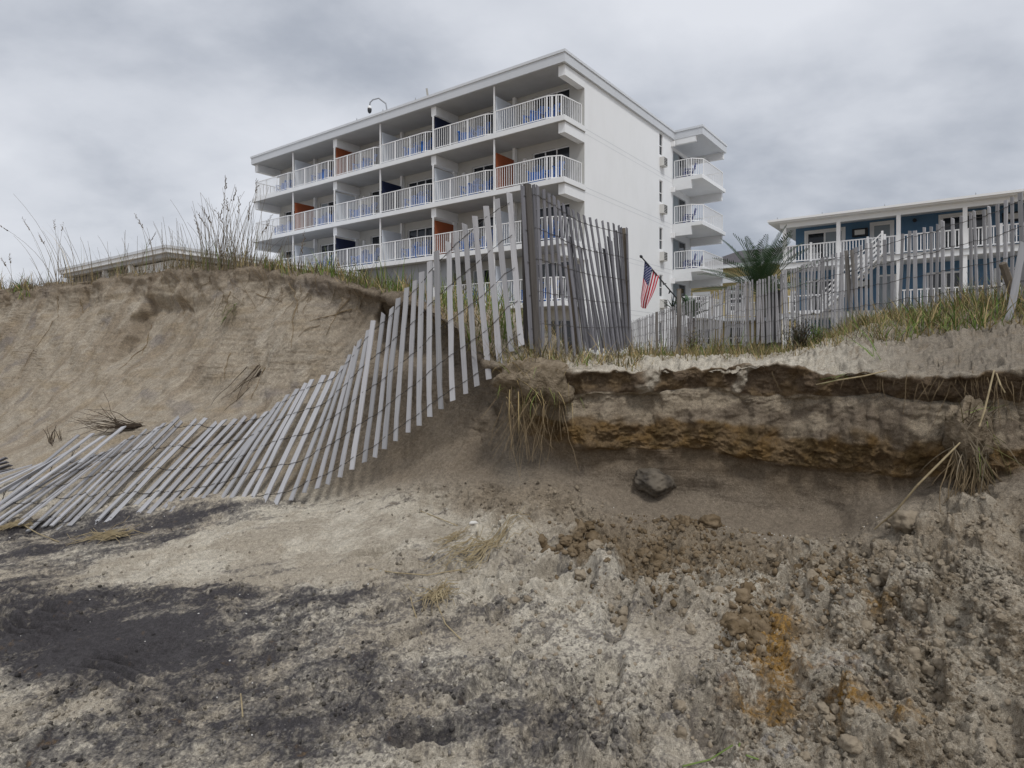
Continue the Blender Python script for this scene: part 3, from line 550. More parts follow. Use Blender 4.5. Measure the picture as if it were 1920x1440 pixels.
for z in FL[:4]: joints.add([hp(.097, WB + .02, z - .06), hp(.097, 12.27, z - .06), hp(.097, 12.27, z - .035), hp(.097, WB + .02, z - .035)], [(0, 1, 2, 3)]); joints.add([hp(.097, WB + .02, z - .29), hp(.097, 12.27, z - .29), hp(.097, 12.27, z - .272), hp(.097, WB + .02, z - .272)], [(0, 1, 2, 3)])
joints.build('wall_joint', mat('joint_line', (.60, .62, .64), .9), hotel)
roof = MB()
def slab_poly(mb, poly, z0, z1):
    n = len(poly); P = [hp(a, b, z0) for a, b in poly] + [hp(a, b, z1) for a, b in poly]
    mb.add(P, [tuple(range(n - 1, -1, -1)), tuple(range(n, 2 * n))] + [(i, (i + 1) % n, n + (i + 1) % n, n + i) for i in range(n)])
out = [(-.02, -.02), (LA, -.02), (LA, LB + .1), (-1.71, LB + .1), (-1.71, 12.29), (-.02, 12.29)]
slab_poly(roof, out, RT - RH, RT - .12)
ro = roof.build('roof', FASC, hotel)
fl_ = MB(); slab_poly(fl_, [(-.06, -.06), (LA + .04, -.06), (LA + .04, LB + .14), (-1.75, LB + .14), (-1.75, 12.25), (-.06, 12.25)], RT - .118, RT); fl_.build('roof_edge', CAPM, ro)
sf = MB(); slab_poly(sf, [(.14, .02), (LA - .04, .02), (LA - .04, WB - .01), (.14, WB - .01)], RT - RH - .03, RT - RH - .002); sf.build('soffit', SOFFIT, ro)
for fi, z in enumerate(FL):
    s = MB(); a1 = LA - .05 if fi < 3 else 7.0
    hbox(s, .02, a1, .02, WB - .004, z - .23, z); so_ = s.build('floor_slab', WHITE, hotel)
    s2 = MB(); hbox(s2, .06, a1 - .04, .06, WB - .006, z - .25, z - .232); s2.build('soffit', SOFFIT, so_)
# beams under slabs and roof
for fi, zt in enumerate([RT - RH - .031] + [z - .252 for z in FL[:3]]):
    for a in (BAYS[0] + .20, BAYS[2], BAYS[4], LA - .30):
        b = MB(); hbox(b, a - .17, a + .17, .18, WB - .008, zt - .46, zt); b.build('beam', WHITE, hotel)
PCOL = [[None, PALE, NAVY, PALE, ORANGE, PALE], [None, ORANGE, PALE, NAVY, PALE, ORANGE], [None, PALE, ORANGE, PALE, NAVY, PALE], [None, PALE, PALE, PALE, PALE, PALE]]
for fi, z in enumerate(FL):
    ceil = (RT - RH - .031) if fi == 0 else FL[fi - 1] - .252
    nb = 6 if fi < 3 else 2
    for k in range(1, nb):
        a = BAYS[k]; bm_ = (k in (2, 4)); top = ceil - (.462 if bm_ else 0)
        c = MB(); c.bar(hp(a, .14, z), hp(a, .14, top), .06); c.build('column', RAILW, hotel)
        c = MB(); hbox(c, a - .07, a + .07, WB - .22, WB - .01, z, ceil - (.462 if bm_ else 0)); c.build('pilaster', WHITE, hotel)
        p = MB(); hbox(p, a - .02, a + .02, .26, WB - .225, z + .04, z + 1.85); p.build('partition', PCOL[fi][k], hotel)
    for k in range(nb):
        a0, a1 = BAYS[k], BAYS[k + 1]
        dr = window(hotel, 'sliding_door', lambda a, d, zz: hp(a, WB + d, zz), a0 + DO[k], a0 + DO[k] + 2.1, z + .04, z + 2.05, .13, mullions=(a0 + DO[k] + .75, a0 + DO[k] + 1.4), curtains=() if k == 0 else ((0,) if RNG.random() < .2 else (2,) if RNG.random() < .35 else ()), fmat=WHITE, fr=.045)
        lm = MB(); hbox(lm, a0 + (3.3 if DO[k] < 1 else .9), a0 + (3.45 if DO[k] < 1 else 1.05), WB - .12, WB - .003, z + 1.55, z + 1.85); lm.build('wall_lamp', RAILW, hotel)
        r = MB()
        if k == 0: pts = [(a1 - .08, -.14), (a0 + .95, -.14), (a0 + .35, -.40), (a0 + .20, -WB + .02)]
        elif k == 5: pts = [(a1 - .02, -WB + .02), (a1 - .02, -.14), (a0 + .55, -.14), (a0 + .06, -.34)]
        else: pts = [(a1 - .06, -.14), (a0 + .55, -.14), (a0 + .06, -.34)]
        rails(r, pts, 1.07, z, step=.130, bal=.021, top=.048)
        n = len(pts); p, q = Vector((*pts[n - 3 if k != 5 else 1], z)), Vector((*pts[n - 2 if k != 5 else 2], z))
        for t in (1 / 3, 2 / 3): c = p.lerp(q, t); r.bar(c, c + Vector((0, 0, 1.07)), .045)
        r.build('railing', RAILW, hotel)
for k in range(6):
    window(hotel, 'window', lambda a, d, zz: hp(a, WB + d, zz), BAYS[k] + .5, BAYS[k] + 2.2, GR + .5, GR + 2.0, .13, mullions=(BAYS[k] + 1.35,))
gw = MB(); hbox(gw, 7.05, LA - .3, .5, .7, GR - .2, FL[2] - .26); gw.build('parking_screen', GREYW, hotel)
# side windows with their air conditioners
for z in FL + [FL[3] - 2.7]:
    window(hotel, 'window', lambda b, d, zz: hp(.10 + d, b, zz), 10.38, 10.86, z + .95, z + 2.22, .09, fmat=RAILW, fr=.04, hbar=(z + 1.5,))
    a = MB(); hbox(a, -.16, .096, 10.40, 10.92, z + .30, z + .80); ac = a.build('air_conditioner', ACM, hotel)
    g = MB()
    for i in range(5): hbox(g, -.168, -.162, 10.46, 10.64, z + .34 + i * .09, z + .40 + i * .09); hbox(g, -.168, -.162, 10.68, 10.87, z + .34 + i * .09, z + .40 + i * .09)
    g.build('grille', DARKM, ac)
    lp = MB(); hbox(lp, -.10, .096, 12.05, 12.2, z + 1.85, z + 2.15); lp.build('wall_lamp', RAILW, hotel)
# rear wing with its own balconies facing right
for fi, z in enumerate(FL):
    s = MB(); hbox(s, -1.68, .545, 12.33, LB + .02, z - .22, z); s.build('floor_slab', WHITE, hotel)
    b = MB(); hbox(b, -1.02, .54, 12.31, 12.51, z - .72, z - .223); b.build('beam', WHITE, hotel); b = MB(); hbox(b, -1.50, .54, LB - .22, LB - .02, z - .72, z - .223); b.build('beam', WHITE, hotel)
    r = MB(); rails(r, [(.02, -12.42), (-1.0, -12.42), (-1.52, -12.95), (-1.52, -(LB - .1)), (.5, -(LB - .1))], 1.05, z, step=.14, bal=.025, top=.05); r.build('railing', RAILW, hotel)
    window(hotel, 'sliding_door', lambda b_, d, zz: hp(.55 + d, b_, zz), 13.5, 15.6, z + .04, z + 2.1, .1, mullions=(14.55,), fmat=FRAMEG, curtains=(0,))
b = MB(); hbox(b, -1.3, .54, 12.31, 12.51, RT - RH - .32, RT - RH - .003); b.build('beam', WHITE, hotel); b = MB(); hbox(b, -1.6, .54, LB - .22, LB - .02, RT - RH - .40, RT - RH - .003); b.build('beam', WHITE, hotel)
tag(hotel, 'long white hotel with four rows of railed balconies and a flat roof', 'hotel')
HM = Matrix.Translation(hotel.location) @ Euler((0, 0, math.pi - TH)).to_matrix().to_4x4()
def hw(a, b, z): return HM @ hp(a, b, z)
# --- blue slatted chairs on the balconies
def chair_proto(mt):
    root = empty('balcony_chair')
    for i in range(5):
        b = MB(); x = -.2 + i * .1; b.bar((x, .18, .33), (x * 1.12, .40, .98 - abs(i - 2) * .04), .085, .02, up=(1, 0, 0)); b.build('back_slat', mt, root)
    b = MB(); b.bar((-.25, -.02, .36), (.25, -.02, .36), .44, .025, up=(0, 1, .18)); b.build('seat', mt, root)
    for s in (-1, 1):
        b = MB(); b.bar((s * .31, -.32, .55), (s * .31, .34, .53), .11, .025); b.build('armrest', mt, root)
        b = MB(); b.bar((s * .28, -.28, 0), (s * .28, -.28, .54), .08, .03); b.build('leg', mt, root)
        b = MB(); b.bar((s * .27, -.26, .34), (s * .27, .44, .03), .09, .03); b.build('leg', mt, root)
    return root
def copy_tree(o, parent=None):
    c = o.copy(); COL.objects.link(c); c.parent = parent
    for k in ('label', 'category', 'group'): 
        if parent is None and k in c: del c[k]
    for ch in [x for x in o.children]: copy_tree(ch, c)
    return c
chair_b = chair_proto(BLUEC); used_b = [False]
ROWN = ['top', 'third-level', 'second-level', 'first-level']
BAYN = ['corner bay', 'second bay from corner', 'third bay from corner', 'fourth bay from corner', 'fifth bay from corner', 'far left bay']
for fi, z in enumerate(FL):
    for k in range(6 if fi < 3 else 2):
        for j in (0, 1):
            o = chair_b if not used_b[0] else copy_tree(chair_b); used_b[0] = True
            a = BAYS[k] + (1.05 if j == 0 else 1.95) + RNG.uniform(-.12, .25) + (.4 if k == 3 else 0)
            o.location = hw(a, .62 + RNG.uniform(-.08, .1), z); o.rotation_euler = (0, 0, math.pi - TH + math.pi + RNG.uniform(-.5, .5))
            o.scale = (1.12, 1.12, 1.12); tag(o, 'blue chair, %s of two in the %s, %s balcony row' % ('right' if j == 0 else 'left', BAYN[k], ROWN[fi]), 'chair', 'blue chairs on the hotel balconies')
chair_n = chair_proto(NAVYC); chair_n.name = 'balcony_chair'
first = True
for fi, z in enumerate(FL[:3]):
    for j in ((0, 1) if fi == 2 else (0,)):
        o = chair_n if first else copy_tree(chair_n); first = False
        o.location = hw(-.62 - .05 * j, 13.05 + 1.0 * j, z); o.rotation_euler = (0, 0, math.pi - TH + math.pi * .5 + .5)
        tag(o, 'navy slatted chair on the %s rear wing balcony%s' % (['top', 'middle', 'lowest'][fi], (' nearer the side wall', ' farther from the side wall')[j] if fi == 2 else ''), 'chair', 'navy chairs on the rear wing')
# --- things standing on the hotel roof
def roof_pt(px, py_a, b=.4):
    r = (px - 960) / FPX; a = None
    q = hw(0, b, RT); d = U_L; a = (q.x - r * q.y) / (r * d.y - d.x); return hw(a, b, RT), a
p, a_ = roof_pt(727, 0, 1.0); sc = empty('security_camera', p)
f_ = p.y / FPX
m = MB(); m.bar((0, 0, -.02), (0, 0, .25), .07); m.tube([(0, 0, .2), (-2 * f_, 0, 22 * f_), (-3.5 * f_, 0, 31 * f_), (-17 * f_, 0, 41 * f_), (-28 * f_, 0, 38 * f_), (-33 * f_, 0, 33 * f_), (-34 * f_, 0, 26 * f_)], .042, 6); m.build('pole', GALV, sc, True)
m = MB(); m.tube([(-34 * f_, 0, 27 * f_), (-34 * f_, 0, 24 * f_), (-34 * f_, 0, 21 * f_)], [.06, .11, .125], 10); m.build('housing', RAILW, sc, True)
m = MB(); m.tube([(-34 * f_, 0, 21 * f_), (-34 * f_, 0, 17 * f_), (-34 * f_, 0, 14 * f_), (-34 * f_, 0, 12.6 * f_)], [.118, .115, .085, .03], 10); m.build('dome', DARKM, sc, True)
tag(sc, 'dark dome security camera hanging from a curved pole on the hotel roof', 'security camera')
p, a_ = roof_pt(804, 0, .5); an = empty('antenna', p)
m = MB(); m.bar((0, 0, -.02), (.03, 0, .30), .05); m.build('bracket', GALV, an)
m = MB(); m.box(-.05, .05, -.04, .04, 0, .58, Matrix.Translation((-.03, 0, .09)) @ Matrix.Rotation(R(-8), 4, 'Y')); m.build('panel', BEIGE, an)
tag(an, 'slim beige antenna panel standing on the hotel roof edge', 'antenna')
for px in (669, 718, 779):
    p, a_ = roof_pt(px, 0, .15); m = MB(); m.tube([(0, 0, -.01), (0, 0, .16), (0, 0, .24)], [.03, .028, .008], 6); o = m.build('roof_spike', GALV); o.location = p
    tag(o, {669: 'short metal spike on the hotel roof edge left of the security camera', 718: 'short metal spike on the roof edge at the security camera pole foot', 779: 'short metal spike on the roof edge between security camera and antenna'}[px], 'lightning rod', 'spikes on the hotel roof edge')

# ------------------------------------------------------------------ the blue motel with white railings, on the right
MX0, MY0 = 14.5, 34.0
motel = empty('motel', (MX0, MY0, 0)); motel.rotation_euler = (0, 0, -TH)          # local +X runs right along the front, +Y inward
M2, M1, MRT = 6.54, 3.84, 8.86
ML = 17.5; MB_ = 1.9
def mp_(a, b, z): return Vector((a, b, z))
def mw(a, b, z): return Matrix.Translation(motel.location) @ Euler((0, 0, -TH)).to_matrix().to_4x4() @ Vector((a, b, z))
mc = [.28, 2.9, 5.55, 8.2, 10.85, 13.5, 16.2]
mh = [(1.0, 2.85, M2 + .04, M2 + 1.88), (4.2, 5.1, M2 + .04, M2 + 1.95), (7.2, 9.0, M2 + .04, M2 + 1.95), (11.6, 13.2, M2 + .04, M2 + 1.9)] + [(1.0, 2.8, M1 + .04, M1 + 1.9), (4.4, 5.3, M1 + .04, M1 + 1.95), (6.6, 8.2, M1 + .3, M1 + 1.9), (9.3, 11.0, M1 + .04, M1 + 1.9)]
wl = MB(); rect_holes(wl, .45, ML, 1.0, MRT - .12, mh, lambda a, d, z: mp_(a, MB_ + d, z), .12)
wl.add([mp_(.45, MB_, 1.0), mp_(.45, 9, 1.0), mp_(.45, 9, MRT - .12), mp_(.45, MB_, MRT - .12)], [(0, 1, 2, 3)])
wl.build('wall', BLUEW, motel)
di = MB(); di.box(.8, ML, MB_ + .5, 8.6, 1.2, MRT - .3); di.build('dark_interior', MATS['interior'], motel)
r_ = MB(); r_.add([mp_(-.45, -.35, MRT), mp_(ML + .5, -.35, MRT), mp_(ML + .5, 9, MRT + .9), mp_(-.45, 9, MRT + .9), mp_(-.45, -.35, MRT - .15), mp_(ML + .5, -.35, MRT - .15), mp_(ML + .5, 9, MRT - .15), mp_(-.45, 9, MRT - .15)], [(0, 1, 2, 3), (4, 7, 6, 5), (0, 4, 5, 1), (1, 5, 6, 2), (3, 2, 6, 7), (0, 3, 7, 4)])
mro = r_.build('roof', WHITE, motel)
g = MB(); g.bar((-.47, -.42, MRT - .03), (ML + .5, -.42, MRT - .03), .13, .11); g.build('gutter', RAILW, mro)
g = MB(); g.box(.05, ML, .02, .2, MRT - .40, MRT - .155); g.build('beam', WHITE, motel)
for z, nm in ((M2, 0), (M1, 1)):
    g = MB(); g.box(.05, ML, -.02, MB_ - .005, z - .30, z - .02); dk = g.build('deck', WHITE, motel)
    g = MB(); g.box(.0, ML, -.08, MB_ - .003, z - .018, z); g.build('deck_edge', FRAMEG, dk)
for a in mc:
    g = MB(); g.box(a - .09, a + .09, .02, .2, M2 + .002, MRT - .402); g.box(a - .085, a + .085, .025, .195, M1 + .002, M2 - .302); g.box(a - .1, a + .1, .02, .2, 1.0, M1 - .302); g.build('column', RAILW, motel)
for z in (M2, M1):
    for k in range(len(mc) - 1):
        if z == M1 and k in (1,): continue
        r = MB(); mid = (mc[k] + mc[k + 1]) / 2
        if z == M2 and k == 1: spans = [(mc[k] + .1, mid - .1), (mid - .1, mc[k + 1] - .1)]
        else: spans = [(mc[k] + .1, mid), (mid, mc[k + 1] - .1)]
        for s0, s1 in spans: rails(r, [(s0, .10), (s1, .10)], .92, z, step=.135, bal=.045, top=.07, low=.1)
        r.bar((mid, .10, z), (mid, .10, z + 1.02), .11); r.build('railing', RAILW, motel)
r = MB(); rails(r, [(.25, .2), (.25, MB_)], .92, M2, step=.135, bal=.045, top=.07); r.build('railing', RAILW, motel)
for i, h in enumerate(mh):
    door = (h[1] - h[0]) < 1.0
    window(motel, 'door' if door else 'sliding_door', lambda a, d, zz: mp_(a, MB_ + d, zz), *h, .07, mullions=() if door else ((h[0] + h[1]) / 2,), fmat=RAILW, fr=.09, curtains=(0,) if door else ((1,) if i in (0, 5) else ()))
    if i < 4: tr = MB(); tr.box(h[0] - .1, h[1] + .1, MB_ - .02, MB_ - .003, h[3], h[3] + .1); tr.box(h[0] - .1, h[0], MB_ - .018, MB_ - .003, h[2], h[3]); tr.box(h[1], h[1] + .1, MB_ - .018, MB_ - .003, h[2], h[3]); tr.build('door_trim', RAILW, motel)
for a, z in ((3.3, M2 + 1.35), (9.6, M2 + 1.35), (3.4, M1 + 1.3)):
    g = MB(); g.box(a, a + .72, MB_ - .25, MB_ - .003, z, z + .42); acm = g.build('air_conditioner', DARKM, motel)
    g = MB(); g.box(a + .12, a + .60, MB_ - .258, MB_ - .252, z + .08, z + .34); g.build('grille', ACM, acm)
g = MB(); g.tube([(6.1, MB_ - .02, M2 + 1.9), (6.1, MB_ - .15, M2 + 1.9)], .09, 8); g.build('wall_lamp', DARKM, motel)
g = MB(); g.tube([(4.0, .9, MRT - .22), (5.2, .9, MRT - .22)], .05, 6); g.build('tube_lamp', RAILW, motel)
# the outside stair that climbs along the front from left to right
st = MB(); s0, s1 = Vector((2.35, -.75, M1)), Vector((5.0, -.75, M2)); n = 12
for s in (-.5, .5): st.bar(s0 + Vector((0, s, -.12)), s1 + Vector((0, s, -.12)), .05, .28, up=(0, 1, 0))
stair = st.build('stair', RAILW, motel)
for i in range(n): c = s0.lerp(s1, (i + .5) / n); t_ = MB(); t_.box(c.x - .14, c.x + .14, c.y - .47, c.y + .47, c.z - .02, c.z + .02); t_.build('tread', FRAMEG, stair)
r = MB()
for s in (-.52, .52):
    for f in (.92, .68, .46, .24): r.bar(s0 + Vector((0, s, f)), s1 + Vector((0, s, f)), .05)
    for i in range(0, 4): c = s0.lerp(s1, i / 3); r.bar(c + Vector((0, s, -.1)), c + Vector((0, s, 1.0)), .09)
r.build('stair_railing', RAILW, motel)
ld = MB(); ld.box(1.2, 2.4, -1.3, -.1, M1 - .15, M1 - .02); ld.box(1.25, 1.35, -1.25, -1.15, 1.0, M1 - .15); ld.build('stair_landing', RAILW, motel)
tag(motel, 'blue two-storey motel with white railings and an outside stair', 'motel')
cw = chair_proto(RAILW)
for i, (a, z) in enumerate(((1.55, M2), (9.7, M2))):
    o = cw if i == 0 else copy_tree(cw); o.location = mw(a, 1.0, z); o.rotation_euler = (0, 0, -TH + .3 - i)
    tag(o, ['white chair on the upper motel deck by the left sliding door', 'white chair on the upper motel deck right of the stair'][i], 'chair', 'white chairs on the motel deck')
for i, a in enumerate((.0, 2.2, 5.0, 8.6, 12.6)):
    m = MB(); m.tube([(0, 0, 0), (0, 0, .1), (0, 0, .16)], [.03, .025, .006], 5); o = m.build('roof_spike', GALV); o.location = mw(a, -.3, MRT)
    tag(o, 'tiny metal spike on the motel roof edge, number %s from its left end' % ['one', 'two', 'three', 'four', 'five'][i], 'lightning rod', 'spikes on the motel roof edge')

# ------------------------------------------------------------------ yellow house with a grey roof, between the two
house = empty('yellow_house', (17.0, 56, 0)); house.rotation_euler = (0, 0, -TH)
HE = 9.2
hh = []
for a0 in (.7, 2.6, 5.4, 7.6):
    for z in (2.2, 5.2): hh.append((a0, a0 + 1.0, z, z + 1.5))
wl = MB(); rect_holes(wl, 0, 11, 1.0, HE, hh, lambda a, d, z: Vector((a, d, z)), .12)
wl.add([(0, 0, 1.0), (0, 9, 1.0), (0, 9, HE), (0, 0, HE)], [(0, 1, 2, 3)]); wl.build('wall', YELLW, house)
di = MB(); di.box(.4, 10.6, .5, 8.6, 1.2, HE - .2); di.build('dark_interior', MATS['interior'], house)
for h in hh: window(house, 'window', lambda a, d, z: Vector((a, d, z)), *h, .08, mullions=((h[0] + h[1]) / 2,), fmat=RAILW, fr=.09, hbar=(h[2] + .5, h[2] + 1.0))
for h in hh:
    tr = MB(); tr.box(h[0] - .18, h[0], -.04, -.003, h[2] - .18, h[3] + .18); tr.box(h[1], h[1] + .18, -.04, -.003, h[2] - .18, h[3] + .18); tr.box(h[0], h[1], -.04, -.003, h[3], h[3] + .18); tr.box(h[0], h[1], -.04, -.003, h[2] - .18, h[2]); tr.build('window_trim', RAILW, house)
g = MB(); g.box(-.5, 11.5, -.5, 9.5, HE + .002, HE + .35); g.build('eave', WHITE, house)
g = MB(); e = .55; g.add([(-e, -e, HE + .352), (11 + e, -e, HE + .352), (11 + e, 9 + e, HE + .352), (-e, 9 + e, HE + .352), (2.2, 3.4, HE + 2.0), (9.4, 3.4, HE + 2.0), (9.4, 5.8, HE + 2.0), (2.2, 5.8, HE + 2.0)], [(0, 1, 5, 4), (1, 2, 6, 5), (2, 3, 7, 6), (3, 0, 4, 7), (4, 5, 6, 7)]); g.build('roof', SHING, house)
tag(house, 'yellow house with white windows and a grey shingle roof behind the palm', 'house')
annex = empty('yellow_annex', (12.7, 45, 0)); annex.rotation_euler = (0, 0, -TH)
ah = [(.5, 1.4, 4.6, 5.9), (2.9, 3.8, 4.6, 5.9), (.6, 1.6, 1.9, 3.6), (2.8, 3.9, 1.9, 3.6)]
wl = MB(); rect_holes(wl, 0, 5.2, 1.0, 6.6, ah, lambda a, d, z: Vector((a, d, z)), .12); wl.add([(0, 0, 1.0), (0, 6, 1.0), (0, 6, 6.6), (0, 0, 6.6)], [(0, 1, 2, 3)]); wl.build('wall', YELLW, annex)
di = MB(); di.box(.3, 5, .4, 5.6, 1.2, 6.4); di.build('dark_interior', MATS['interior'], annex)
for h in ah: window(annex, 'window', lambda a, d, z: Vector((a, d, z)), *h, .08, mullions=((h[0] + h[1]) / 2,), fmat=RAILW, fr=.1, hbar=(h[2] + .45, h[2] + .9))
for h in ah:
    tr = MB(); tr.box(h[0] - .2, h[0], -.04, -.003, h[2] - .2, h[3] + .2); tr.box(h[1], h[1] + .2, -.04, -.003, h[2] - .2, h[3] + .2); tr.box(h[0], h[1], -.04, -.003, h[3], h[3] + .2); tr.box(h[0], h[1], -.04, -.003, h[2] - .2, h[2]); tr.build('window_trim', RAILW, annex)
g = MB(); g.box(-.3, 5.5, -.3, 6.3, 6.602, 6.95); g.build('roof', WHITE, annex)
g = MB(); g.box(-.2, 5.4, -1.5, -.01, 3.9, 4.1); dk = g.build('deck', WHITE, annex)
r = MB(); rails(r, [(-.15, -.05), (-.15, -1.45), (5.35, -1.45)], .95, 4.1, step=.16, bal=.05, top=.08); r.build('railing', RAILW, annex)
tag(annex, 'small yellow building with white trimmed windows beside the hotel rear wing', 'house')

# ------------------------------------------------------------------ low white building behind the left dune
LBp = at(311, 459, 27); low = empty('low_building', (LBp.x, LBp.y, 0)); low.rotation_euler = (0, 0, math.pi - TH)
lt = LBp.z
def lp_(a, b, z): return Vector((a, -b, z))
g = MB(); g.box(.5, 12, -14, -.5, 1.0, lt - .55); g.build('wall', WALLW, low)
g = MB(); g.box(0, 12.5, -14.5, 0, lt - .30, lt - .12); rf = g.build('roof', WHITE, low)
g = MB(); g.box(-.05, 12.55, -14.55, .05, lt - .118, lt); g.build('roof_edge', CAPM, rf)
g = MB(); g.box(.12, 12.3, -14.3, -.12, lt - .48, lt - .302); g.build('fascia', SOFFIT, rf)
for a0, a1, m_ in ((4.4, 6.9, GREYSID), (7.5, 11.6, GREYSID)):
    g = MB(); g.box(a0, a1, -.496, -.40, 1.0, lt - .552); g.build('wall_panel', m_, low)
for a in (4.2, 7.2, 11.9): g = MB(); g.box(a - .09, a + .09, -.398, -.22, 1.0, lt - .49); g.build('column', RAILW, low)
g = MB(); g.box(.6, 4.0, -.497, -.44, lt - 1.6, lt - 1.5); g.build('wall_trim', GREYSID, low)
tag(low, 'low white flat-roofed building half hidden behind the left dune crest', 'building')
sh = empty('beach_hut', tuple(at(462, 486, 33)[:2]) + (0,)); sh.rotation_euler = (0, 0, math.pi - TH); lz = at(462, 486, 33).z
TEAL = mat('teal_siding', (.09, .17, .19), .8, .3)
g = MB(); g.box(0, 3, -3, 0, 1.0, lz - .12); g.build('wall', TEAL, sh); g = MB(); g.box(-.2, 3.2, -3.2, .2, lz - .118, lz); g.build('roof', CAPM, sh)
g = MB(); g.box(.1, .8, .004, .04, lz - .9, lz - .3); g.build('window', CURTN, sh)
tag(sh, 'small teal hut between the low building and the hotel', 'hut')
# ------------------------------------------------------------------ sand fences of split slats and wire
SLATP = mat('silver_slat', (.40, .398, .41), .85, .2, var=.30, scale=5, stretch=(14, 14, .55), col2=(.28, .278, .285), bump=.0012, bscale=9, rnd=.20)
SLATD = mat('weathered_slat', (.205, .203, .222), .85, .2, var=.38, scale=5, stretch=(13, 13, .6), col2=(.118, .115, .125), bump=.0014, bscale=9, rnd=.24)
SLATF = mat('grey_slat', (.43, .425, .435), .85, .2, var=.32, scale=5, stretch=(13, 13, .6), col2=(.30, .295, .305), bump=.0014, bscale=9, rnd=.26)
POSTM = mat('weathered_post', (.125, .115, .108), .9, .2, var=.4, scale=4, stretch=(10, 10, .6), col2=(.07, .062, .056), bump=.003, bscale=8)
POSTB = mat('brown_post', (.20, .168, .132), .9, .2, var=.35, scale=4, stretch=(10, 10, .6), col2=(.125, .105, .085), bump=.003, bscale=8)
POSTF = mat('grey_post', (.25, .235, .22), .9, .2, var=.35, scale=4, stretch=(10, 10, .6), col2=(.16, .145, .13), bump=.003, bscale=8)
WIRE = mat('rusty_wire', (.055, .048, .045), .7, .4)
def slat_mesh(seed, w_=.043, th=.010):
    """unit-length split slat along z, slightly crooked, with a rough top"""
    rg = np.random.default_rng(seed); n = 7; V = []; F = []
    ox = np.cumsum(rg.normal(0, .0022, n + 1)); ox -= np.linspace(ox[0], ox[-1], n + 1); oy = np.cumsum(rg.normal(0, .002, n + 1)); oy -= np.linspace(oy[0], oy[-1], n + 1)
    ww = w_ * (1 + rg.normal(0, .05, n + 1)); sl = rg.normal(0, .006)
    for i in range(n + 1):
        z = i / n; e = .0018
        for (sx, sy) in ((-1, -1), (1, -1), (1, 1), (-1, 1)):
            V.append((ox[i] + sx * ww[i] / 2, oy[i] + sy * th / 2 * (1 + .2 * sx * rg.random()), z + (sl * sx if i == n else -.4 * sl * sx if i == 0 else 0)))
    for i in range(n):
        for j in range(4): F.append((4 * i + j, 4 * i + (j + 1) % 4, 4 * i + 4 + (j + 1) % 4, 4 * i + 4 + j))
    F += [(3, 2, 1, 0), (4 * n, 4 * n + 1, 4 * n + 2, 4 * n + 3)]
    me = bpy.data.meshes.new('slat'); me.from_pydata(V, [], F); me.update(); return me
def make_variants(m, n=6, seed=0, **k):
    out = []
    for i in range(n): me = slat_mesh(seed + i, **k); me.materials.append(m); out.append(me)
    return out
V_P = make_variants(SLATP, 6, 10); V_D = make_variants(SLATD, 6, 30); V_F = make_variants(SLATF, 6, 50)
def place_slat(parent, me, bot, top, tang, name='slat', wscale=1.0):
    z = (top - bot); ln = z.length; z = z / ln; x = (tang - z * tang.dot(z)).normalized(); y = z.cross(x)
    o = bpy.data.objects.new(name, me); COL.objects.link(o); o.parent = parent
    M = Matrix((x, y, z)).transposed().to_4x4(); M.translation = bot; o.matrix_basis = M @ Matrix.Diagonal((wscale, 1, ln, 1)); return o, y
def wires(parent, slats, fracs, r=.0024, extra=()):
    """twisted wire: one strand in front of each slat, one behind, crossing between"""
    for f in fracs:
        m = MB()
        for side in (1, -1):
            pts = []
            for i, (b, t, y) in enumerate(slats):
                c = b.lerp(t, f); pts.append(c + y * (.0085 * side))
                if i < len(slats) - 1:
                    b2, t2, y2 = slats[i + 1]; c2 = b2.lerp(t2, f); mid = (c + c2) / 2; mid.z -= .003; pts.append(mid)
            m.tube(pts, r, 4)
        m.build('wire', WIRE, parent)
# --- the washed-out wing: (top x, top y, bottom x, bottom y) measured along the fence, right to left
LEFT = [(954.5, 361, 978, 648), (933.6, 372, 959.5, 659), (910, 386.5, 938, 690), (889.4, 405, 917, 711), (872.8, 420.5, 894.5, 724), (854, 436, 873.5, 738.5), (839, 454, 849, 751.5), (821, 470.6, 827, 767), (806, 490, 806, 781.5), (792, 511, 786, 798), (779, 525.6, 765, 811), (763, 541, 741.6, 827), (747, 558, 720.5, 842), (733.5, 575.6, 702.6, 857.5), (719, 588, 683, 867), (701, 602, 659.5, 880.5), (689, 619, 637, 895), (676, 637, 613.8, 908), (668, 651, 594.3, 916), (656, 665, 570, 924), (642, 685, 545, 938.3), (624, 698, 516.5, 946), (607.5, 703.5, 492, 947.5), (586.5, 712, 464, 952), (572.5, 718, 443.5, 956), (556.5, 729.6, 418, 961.5), (540, 741, 394.5, 970), (526.4, 753.5, 368.5, 975.7), (514.7, 762.6, 347.6, 977), (499, 772, 324, 981), (481.7, 775, 304, 981), (461, 782, 276.4, 988), (442.8, 785, 255, 988.7), (422, 788, 238, 985), (405.8, 791, 210, 992), (386, 784, 191, 989), (366, 786, 168.5, 992), (341.5, 789.5, 137, 1000.5), (336, 780, 130, 986), (310, 792, 100.7, 1001), (296, 799, 96, 986), (275, 806, 81.6, 987.5), (252, 815, 52, 996), (236, 826, 37, 983), (212, 840, 10, 997), (193, 847, -8, 990), (176, 852, -30, 992), (160, 856, -44, 985), (142, 861, -66, 984), (150, 838, -60, 958)]
def depth_bottom(i): return float(np.interp(i, [1, 10, 18, 24, 33, 41, 52], [4.62, 4.74, 4.82, 4.80, 4.66, 4.56, 4.58]))
slat_len = 1.22
cf = empty('collapsed_sand_fence', (0, 0, 0))
tp = []
